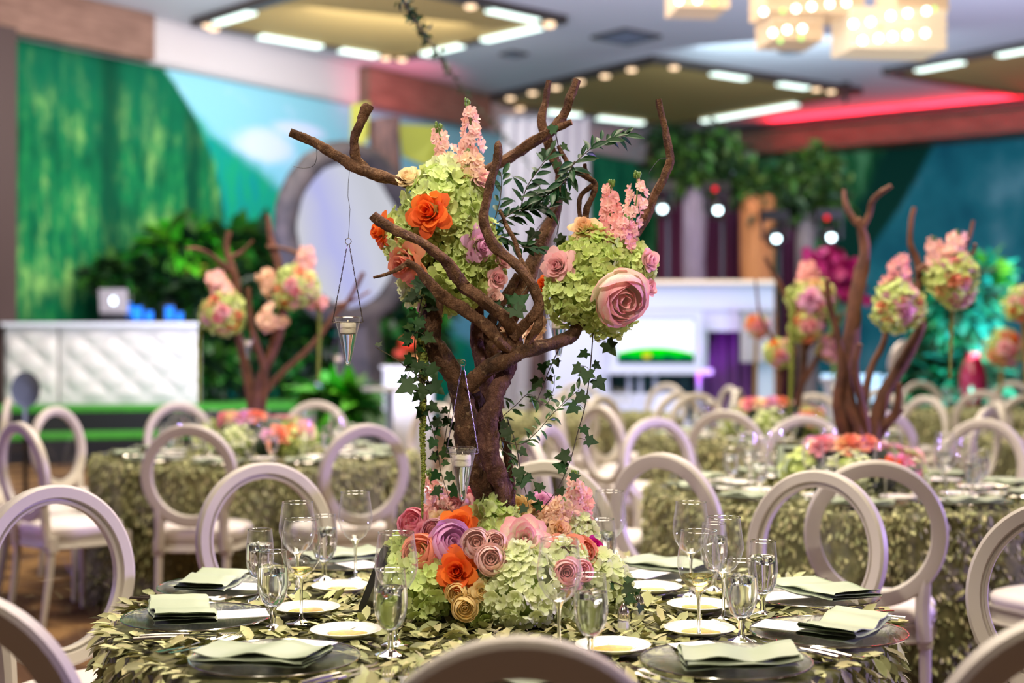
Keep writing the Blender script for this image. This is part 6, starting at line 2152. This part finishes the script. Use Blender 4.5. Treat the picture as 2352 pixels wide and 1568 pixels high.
# gift box, podium, high table
p = P(718, 912, 17.9)
t = thing('gift_box', 'teal gift box with pink top on the turf stage edge', 'box', (p.x, 18.3, SZ), R(10))
MB().box((0, 0, 0.13), (0.30, 0.26, 0.26)).obj('box_body', M_teal, t, False)
MB().box((0.06, 0, 0.27), (0.14, 0.2, 0.03)).obj('pink_bow', M_pinkp, t, False)
MB().box((0, 0, 0.245), (0.31, 0.27, 0.04)).obj('lid', mat('pale teal lid', S(120, 170, 190), 0.6), t, False)
p = P(936, 0, 16.0)
t = thing('podium', 'white box podium left of the tree trunk', 'podium', (p.x, 16.0, 0), R(10))
MB().box((0, 0, 0.56), (0.52, 0.45, 1.12)).obj('body', M_cream, t, False)
MB().box((0, 0, 1.13), (0.58, 0.5, 0.03)).obj('top_board', M_cream, t, False)
p = P(895, 0, 14.2)
t = thing('high_table', 'white-topped high table before the podium', 'table', (p.x, 14.2, 0))
MB().lathe([(0, 0.93), (0.28, 0.93), (0.28, 0.96), (0, 0.96)], 28).obj('table_top', M_cream, t, True, 40)
MB().lathe([(0.0, 0.0), (0.22, 0.0), (0.22, 0.02), (0.035, 0.04), (0.035, 0.93)], 20).obj('pedestal', M_grey, t)
p = P(8, 905, 11.0)
t = thing('speaker', 'black rounded speaker at the far left edge', 'speaker', (p.x, 11.5, 0))
MB().tube([(0, 0, 0), (0, 0, 0.9)], 0.02, 8).lathe([(0.22, 0), (0.22, 0.02), (0, 0.03)], 16).obj('stand', M_black, t)
MB().ball((0, 0, 1.03), 0.13, 14, 9, 0, (0.9, 0.8, 1.15)).obj('cabinet', M_skirt, t)
MB().lathe([(0.075, 0), (0.08, 0.006), (0.07, 0.01), (0, 0.012)], 16, M=Matrix.Translation((0, -0.10, 1.03)) @ Matrix.Rotation(R(90), 4, 'X')).obj('grille', M_skirt, t)

# ------------------------------------------------------------------ drape, lounge and tree props at the back right
M_drape = mat('white drape', S(176, 172, 178), 0.85, spec=0.1)
M_maroon = mat('maroon drape', S(92, 44, 66), 0.85, spec=0.1)
M_purple = mat('purple drape', S(110, 70, 130), 0.85, spec=0.1)


def drape(name, label, px0, px1, py_top, d_, m, folds, z0=0.0, yaw=0.0, cat='drape', amp=0.06):
    a, b = P(px0, py_top, d_), P(px1, py_top, d_)
    w = b.x - a.x
    t = thing(name, label, cat, ((a.x + b.x) / 2, d_, z0), yaw)
    K = folds * 8
    V, F = [], []
    for j in range(2):
        for i in range(K + 1):
            u = i / K
            V.append((-w / 2 + w * u, amp * math.sin(u * folds * 2 * PI) + 0.3 * amp * math.sin(u * folds * 4.7), j * (a.z - z0)))
    for i in range(K):
        F.append((i, i + 1, K + 2 + i, K + 1 + i))
    V2 = [(x, y + 0.012, z) for x, y, z in V]
    n = len(V)
    MB().add(V + V2, F + [tuple(n + q for q in f[::-1]) for f in F] + [(i, n + i, n + i + 1, i + 1) for i in range(K)] + [(K + 1 + i, K + 2 + i, n + K + 2 + i, n + K + 1 + i) for i in range(K)]).obj('fabric', m, t, True, 70)
    MB().tube([(-w / 2 - .03, 0, a.z - z0), (w / 2 + .03, 0, a.z - z0)], 0.03, 8).obj('rod', M_grey, t)
    return t


drape('drape', 'tall white pleated drape behind the branch tree', 1152, 1356, 272, 22.0, M_drape, 7)
p = P(1238, 0, 20.5)
t = thing('brown_post', 'dark brown post right behind the branch tree trunk', 'post', (p.x, 20.5, 0))
MB().tube([(0.02, 0, 0), (-0.02, 0, 1.2), (0.05, 0, 2.4), (0.20, 0, 3.4)], [0.16, 0.12, 0.11, 0.09], 12, warp=lambda i, k: 1 + wob[i, k % 10] * 2).obj('shaft', M_trunkb, t)
MB().lathe([(0.26, 0), (0.26, 0.05), (0, 0.06)], 16).obj('foot_plate', M_black, t)

DL = 19.0
LK = DL / F_PX


def zpx(py, d_=DL):
    return CAM_Z + (784 - py) / F_PX * d_


M_white0 = M_white
M_white = mat('cool white lounge panel', S(182, 188, 208), 0.4, spec=0.4)
p = P(1520, 0, DL)
t = thing('lounge_wall', 'white lounge wall with a screen recess behind the chairs', 'wall unit', (p.x, DL, 0))
def bx(m, x0, x1, y0, y1, dy=0.0, th=0.1):
    return m.box((((x0 + x1) / 2 - 1520) * LK, dy, (zpx(y0) + zpx(y1)) / 2), ((x1 - x0) * LK, th, zpx(y0) - zpx(y1)))
bx(MB(), 1262, 1776, 652, 712).obj('header_panel', M_white, t, False)
bx(MB(), 1262, 1776, 644, 653, -0.05, 0.24).obj('top_cap', mat('cream cap', S(226, 206, 180), 0.5), t, False)
bx(MB(), 1262, 1400, 712, 1000).obj('side_panel', M_white, t, False)
bx(MB(), 1400, 1625, 712, 852, 0.04, 0.08).obj('back_panel', M_white, t, False)
bx(MB(), 1600, 1776, 712, 760, 0.02, 0.08).obj('side_header', M_white, t, False)
bx(MB(), 1740, 1776, 760, 1020).obj('end_post', M_white, t, False)
bx(MB(), 1385, 1630, 846, 858, -0.12, 0.34).obj('shelf', M_white, t, False)
bx(MB(), 1400, 1750, 852, 1000, 0.5, 0.06).obj('dark_backing', mat('dark teal backing', S(26, 66, 72), 0.7), t, False)
for x in (1440, 1466, 1500, 1600):
    bx(MB(), x, x + 9, 858, 1000, 0.0, 0.08).obj('leg', M_white, t, False)


def tv_mat():
    g = G('screen picture of a green hill')
    tc = g.n('TexCoord', out=None).outputs['Object']
    xyz = g.n('SeparateXYZ', {0: tc}, out=None)
    x, z = xyz.outputs[0], xyz.outputs[2]
    n = g.noise(tc, 5, 4)
    hill = g.math('SUBTRACT', -0.085, g.math('MULTIPLY', g.math('POWER', g.math('ADD', x, 0.02), 2.0), 0.30))
    c = g.mix(g.step(g.math('SUBTRACT', hill, z), -0.012, 0.012), (0.86, 0.92, 1, 1), (0.0, 0.62, 0.0, 1))
    dk = g.math('SUBTRACT', g.math('ADD', -0.185, g.math('MULTIPLY', g.math('SUBTRACT', n, 0.5), 0.16)), z)
    c = g.mix(g.step(dk, -0.01, 0.02), c, (0.0, 0.07, 0.035, 1))
    spot_ = g.math('ADD', g.math('POWER', g.math('DIVIDE', g.math('ADD', x, 0.12), 0.06), 2.0), g.math('POWER', g.math('DIVIDE', g.math('ADD', z, 0.19), 0.05), 2.0))
    c = g.mix(g.step(spot_, 1.1, 0.6), c, (0.55, 0.50, 0.02, 1))
    return g.done(g.n('Emission', {0: c, 1: 1.5}))


p = P(1506, 783, DL - .15)
t = thing('television', 'television showing a green hill under a white sky', 'television', p)
MB().box((0, 0, 0), (1.04, 0.05, 0.60)).obj('casing', M_black, t, False)
fr = MB()
for sx in (-1, 1):
    fr.box((sx * 0.56, -0.01, 0), (0.10, 0.09, 0.80)).box((0, -0.01, sx * 0.35), (1.02, 0.09, 0.10))
fr.obj('white_surround', M_white, t, False)
MB().box((0, 0.05, -0.05), (0.2, 0.12, 0.2)).obj('wall_mount', M_black, t, False)
tag(MB().box((0, -0.03, 0), (1.0, 0.012, 0.56)).obj('screen', tv_mat(), t, False), 'picture of a green hill with a yellow patch')

p = P(1490, 0, 16.4)
t = thing('lounge_bench', 'white lounge bench below the television', 'bench', (p.x, 16.4, 0))
MB().box((0, 0, 0.36), (0.95, 0.6, 0.26)).obj('seat', M_white, t, False)
MB().box((0, 0.28, 0.60), (0.95, 0.1, 0.42)).obj('backrest', M_white, t, False)
for sx in (-1, 1):
    for sy in (-1, 1):
        MB().box((sx * 0.42, sy * 0.24, 0.115), (0.05, 0.05, 0.23)).obj('leg', M_grey, t, False)
drape('drape', 'purple-lit drape right of the television', 1596, 1772, 748, 19.35, M_purple, 7)
t = drape('drape', 'white swag pulled across the purple-lit drape', 1700, 1774, 716, 18.75, M_drape, 4, z0=1.15, amp=0.04)
spot('purple_uplight', (2.55, 18.5, 0.6), (2.7, 19.3, 1.5), 60, (0.62, 0.10, 1.0), 60, 0.8, 0.05)
spot('red_uplight_small', (2.35, 18.7, 0.9), (2.5, 19.3, 1.25), 18, (1.0, 0.05, 0.15), 50, 0.8, 0.05)
area('lounge_light', (1.6, 15.2, 3.4), (1.9, 19.0, 1.4), 1.2, 22, (0.80, 0.86, 1.0))

drape('drape', 'maroon drape between the tree columns', 1508, 1702, 400, 22.2, M_maroon, 9)
drape('drape', 'narrow maroon drape right of the orange column', 1786, 1834, 470, 22.2, M_maroon, 3)


def column_mat(name, c1, c2):
    return mat(name, c1, 0.85, col2=c2, scale=5, stretch=(4, 4, 0.4), bump=0.3, bscale=10)


def tree_prop(label, px, w, top_px, d_, m, crowns, seed):
    p = P(px, top_px, d_)
    t = thing('tree_prop', label, 'tree prop', (p.x, d_, 0))
    r = w / 2 * d_ / F_PX
    MB().tube([(0, 0, 0), (0.02, 0, p.z * .3), (-0.02, 0, p.z * .7), (0, 0, p.z)], [r * 1.2, r, r * .95, r * 1.1], 14, warp=lambda i, k: 1 + wob[i, k % 10]).obj('trunk', m, t)
    g = np.random.default_rng(seed)
    k = d_ / F_PX
    for ci, (cx_, cy_, rx, rz_, n, mats_) in enumerate(crowns):
        c = P(cx_, cy_, d_) - Vector((p.x, d_, 0))
        MB().tube([(0, 0, p.z - .1), ((c.x) * .5, 0.05, (p.z + c.z) / 2), c], [r * .5, r * .35, r * .2], 8).obj('branch', m, t)
        dirs = g.normal(size=(n, 3))
        dirs /= np.linalg.norm(dirs, axis=1)[:, None]
        lump = 1 + 0.25 * np.sin(dirs @ g.normal(0, 4, 3)) + 0.2 * np.sin(dirs @ g.normal(0, 7, 3))
        pos = dirs * (g.random(n) ** 0.5 * lump)[:, None] * np.array((rx * k, rx * k * 0.8, rz_ * k)) + np.array(c)
        Ms = mats4(rot_np(g.random(n) * 6.28, g.normal(0, .7, n), g.normal(0, .6, n)), 0.17 * g.uniform(0.6, 1.4, n), pos)
        for idx, mm in zip(np.array_split(g.permutation(n), len(mats_)), mats_):
            tag(scatter('crown_leaves', BV, BF, Ms[idx], mm, t), kind='stuff')
    return t


CD, CDD = M_canopy, M_canopy_d
tree_prop('leafy tree prop with a grey column trunk above the television lounge', 1597, 56, 430, 21.0, column_mat('grey lavender bark cloth', S(150, 136, 148), S(126, 112, 126)),
          [(1560, 385, 70, 60, 620, [CD, CDD]), (1540, 325, 50, 40, 320, [CDD, CDD]), (1640, 370, 70, 70, 620, [CD, CDD, CDD]), (1600, 415, 70, 40, 400, [CDD, CD]), (1655, 340, 50, 35, 240, [CD])], 71)
tree_prop('leafy tree prop with an orange-brown column trunk', 1742, 84, 450, 20.8, column_mat('orange bark cloth', S(208, 138, 84), S(176, 112, 62)),
          [(1720, 430, 50, 50, 420, [CDD, CD]), (1770, 455, 65, 55, 560, [CDD, CD, CDD]), (1790, 415, 40, 34, 240, [CD, CDD])], 72)
tree_prop('leafy tree prop with a narrow grey trunk right of the orange one', 1850, 44, 480, 21.0, column_mat('grey bark cloth', S(132, 122, 120), S(106, 98, 98)),
          [(1850, 420, 75, 75, 720, [CD, CD, CDD]), (1890, 395, 55, 55, 400, [CD]), (1830, 475, 60, 45, 420, [CDD, CDD]), (1900, 460, 50, 50, 320, [CDD, CD])], 73)

# moving-head lights
M_lens = emissive('cool white lens', (0.72, 0.95, 1.0, 1), 9.0)
M_red = emissive('red led', (1.0, 0.01, 0.03, 1), 1.6)
for i, (px, py, rx_, ry_, red) in enumerate(((1521, 480, 0, 0, False), (1648, 483, 1642, 434, True), (1782, 548, 0, 0, False), (1908, 545, 1899, 500, True))):
    d_ = 19.6
    p = P(px, py, d_)
    t = thing('moving_head_light', ['moving-head stage light beside the far right branch of the near tree', 'moving-head stage light with red lamp on the maroon drape', 'moving-head stage light over the orange column',
                                    'moving-head stage light with red lamp above the magenta orchids'][i], 'stage light', (p.x, d_, 0), 0, 'moving-head stage lights')
    z = p.z
    MB().ball((0, 0.12, z + 0.03), 0.145, 14, 9, 0, (0.9, 1.2, 1.1)).lathe([(0.0, 0), (0.085, 0), (0.10, 0.05), (0.10, 0.12)], 16, M=Matrix.Translation((0, -0.03, z)) @ Matrix.Rotation(R(-90), 4, 'X')).obj('lamp_head', M_black, t)
    MB().lathe([(0, 0), (0.052, 0.004), (0.052, 0.012), (0, 0.012)], 18, M=Matrix.Translation((0, -0.05, z)) @ Matrix.Rotation(R(-90), 4, 'X')).obj('lens', M_lens, t)
    m = MB()
    for sx in (-1, 1):
        m.box((sx * 0.17, 0.12, z + 0.14), (0.03, 0.12, 0.30))
    m.box((0, 0.12, z + 0.33), (0.37, 0.2, 0.14))
    m.obj('yoke', M_black, t, False)
    if red:
        q = P(rx_, ry_, d_)
        MB().ball((q.x - p.x, -0.01, q.z), 0.035, 10, 6).obj('status_lamp', M_red, t)
    MB().tube([(0.12, 0.35, 0), (0.12, 0.35, z + 0.33)], 0.03, 8).box((0.06, 0.27, z + 0.36), (0.2, 0.2, 0.04)).lathe([(0.3, 0), (0.3, 0.03), (0.03, 0.05)], 16, c=(0.12, 0.35, 0)).obj('stand', M_black, t)

# magenta orchids
p = P(1915, 0, 14.0)
t = thing('orchid_arrangement', 'tall magenta orchid arrangement behind the forked tree', 'flowers', (p.x, 14.0, 0))
M_orch = mat('magenta orchid', S(168, 14, 112), 0.55, vary=0.4)
MB().lathe([(0.0, 0.0), (0.16, 0.0), (0.12, 0.5), (0.09, 0.95), (0.14, 1.05), (0.13, 1.06), (0, 0.9)], 20).obj('vase', M_white, t)
g_ = np.random.default_rng(9)
FV, FF, FA = floret_geo(5, 0.1)
for q, (cx_, cy_, rx, rz_, n) in enumerate(((1885, 605, 34, 26, 70), (1930, 625, 40, 30, 80), (1955, 660, 24, 44, 60), (1910, 590, 22, 16, 30))):
    c = P(cx_, cy_, 14.0) - Vector((p.x, 14.0, 0))
    MB().tube([(0, 0, 1.0), (c.x * .3, 0, 1.0 + (c.z - 1) * .6), c], 0.012, 6).obj('stem', M_stem, t)
    k = 14.0 / F_PX
    Ms = [np.array(frame(Vector(np.array(c) + g_.normal(0, .45, 3) * np.array((rx * k, rx * k, rz_ * k))), (g_.normal(0, .6), -1, g_.normal(0, .5)), None, 0.06)) for _ in range(n)]
    tag(scatter('orchid_blooms', FV, FF, Ms, M_orch, t, FA), kind='stuff')

# right side: blue-green plants, red vase, blue screens, silver oval
for i, (px, py, d_, rx, rz_, n, size, mm, lab) in enumerate((
    (2140, 700, 17.0, 60, 60, 360, .30, [M_tealleaf, M_trop], 'blue-green plant behind the right flower balls'), (2215, 720, 16.6, 60, 80, 420, .30, [M_tealleaf, M_tealleaf, M_dark], 'broad teal-lit plant left of the red vase'),
    (2265, 650, 17.2, 40, 50, 200, .30, [M_bright, M_tealleaf], 'bright green shoot above the red vase'), (2180, 880, 16.8, 120, 90, 760, .30, [M_dark, M_tealleaf, M_dark], 'dark low bush behind the far right chairs'),
    (2300, 930, 17.4, 90, 80, 460, .30, [M_dark, M_dark], 'dark bush under the red vase'), (1700, 930, 20.7, 60, 60, 200, .3, [M_dark], 'dark plant below the purple-lit drape'))):
    plant('tropical_plant', lab, px, py, d_, rx, rz_, n, size, mm, 90 + i, 0.0, 'plant', 'tropical plants along the back wall')
area('teal_uplight', (4.6, 15.0, 0.5), (5.3, 17.0, 2.0), 0.5, 45, (0.1, 1.0, 0.7))
p = P(2308, 912, 14.6)
t = thing('red_vase', 'dark red vase at the right edge below the coral flower ball', 'vase', (p.x, 15.6, 0))
M_redv = mat('red glazed ceramic', S(140, 8, 36), 0.2, spec=0.6)
MB().box((0, 0, 0.36), (0.4, 0.4, 0.72)).obj('plinth', M_black, t, False)
MB().lathe([(0.0, 0.72), (0.09, 0.72), (0.14, 0.90), (0.145, 1.05), (0.10, 1.2), (0.06, 1.27), (0.07, 1.30), (0.06, 1.30), (0.04, 1.2), (0, 1.1)], 24).obj('vase_body', M_redv, t)
M_bscr = emissive('blue-white screen', (0.45, 0.72, 1.0, 1), 1.7)
for px, py, w, h, lab in ((1992, 890, 62, 64, 'larger bright blue-white screen between the stems of the forked tree'), (2044, 872, 28, 22, 'small blue-white screen right of the larger one'), (1905, 868, 40, 20, 'dim blue-white screen left of the forked tree')):
    d_ = 15.0
    c = P(px, py, d_)
    t = thing('monitor', lab, 'monitor', (c.x, d_, 0), 0, 'monitors at the back')
    k = d_ / F_PX
    MB().box((0, 0, c.z), (w * k + .03, 0.04, h * k + .03)).obj('casing', M_black, t, False)
    MB().box((0, -0.025, c.z), (w * k, 0.01, h * k)).obj('screen', M_bscr, t, False)
    MB().tube([(0, 0.05, 0), (0, 0.04, c.z)], 0.02, 8).lathe([(0.2, 0), (0.2, 0.02), (0.02, 0.03)], 16, c=(0, .05, 0)).obj('stand', M_black, t)
p = P(2066, 822, 11.6)
t = thing('silver_oval', 'grey oval mirror tilted behind the right stem of the forked tree', 'mirror', (p.x, 11.6, 0))
Mo = Matrix.Translation((0, 0, p.z)) @ Matrix.Rotation(R(22), 4, 'Y')
MB().ball((0, 0, 0), 1, 20, 10, 0, (0.085, 0.02, 0.155), M=Mo).obj('mirror_body', M_alu, t)
MB().tube([(0, 0.03, 0), (0, 0.03, p.z)], 0.012, 8).lathe([(0.16, 0), (0.16, 0.02), (0.02, 0.03)], 16, c=(0, .03, 0)).obj('stand', M_grey, t)

# chain below the chandelier, vine garland across the ceiling
top = P(1942, 130, 26.0)
t = thing('hanging_chain', 'dark chain hanging under the chandelier before the soffit', 'chain', (top.x, 26.0, CEIL))
m = MB()
zt, zb = CAM_Z + (784 - 100) / F_PX * 26.0 - CEIL, CAM_Z + (784 - 236) / F_PX * 26.0 - CEIL
n = 15
for k in range(n):
    c = Vector((0, 0, -0.05 + (zb + 0.05) * (k + .5) / n))
    h = -(zb + 0.05) / n * 0.62
    a90 = k % 2
    m.tube([c + Vector(((0.04 * math.cos(a)) if a90 else 0, 0 if a90 else 0.04 * math.cos(a), h * math.sin(a))) for a in np.linspace(0, 2 * PI, 13)[:-1]], 0.014, 6, closed=True)
m.box((0, 0, -0.03), (0.14, 0.14, 0.06))
m.obj('links', M_trim, t)
tag(t.children[0], kind='stuff')
pts = [(900, -60, 4.5), (930, 10, 5.2), (965, 65, 6.0), (1000, 115, 7.0), (1045, 180, 8.5), (1090, 240, 10.5), (1150, 305, 13.0), (1190, 350, 15.0), (1230, 395, 17.5)]
path = [P(*q) for q in pts]
path = [Vector(q) for q in catmull(path, 8)]
t = thing('vine_garland', 'thin green garland slanting down from the ceiling over the tree', 'garland', path[0])
MB().tube([q - path[0] for q in path], 0.006, 6).obj('cord', M_vine, t)
g_ = np.random.default_rng(12)
Ms = []
for k in range(220):
    f = (g_.random() ** 1.2) * (len(path) - 1)
    i = min(len(path) - 2, int(f))
    q = path[i].lerp(path[i + 1], f - i) - path[0]
    Ms.append(np.array(frame(q + Vector(g_.normal(0, .008, 3)), g_.normal(size=3), g_.normal(size=3), 0.03 + 0.02 * g_.random())))
tag(scatter('garland_leaves', LV, LF, Ms, M_rus, t), kind='stuff')
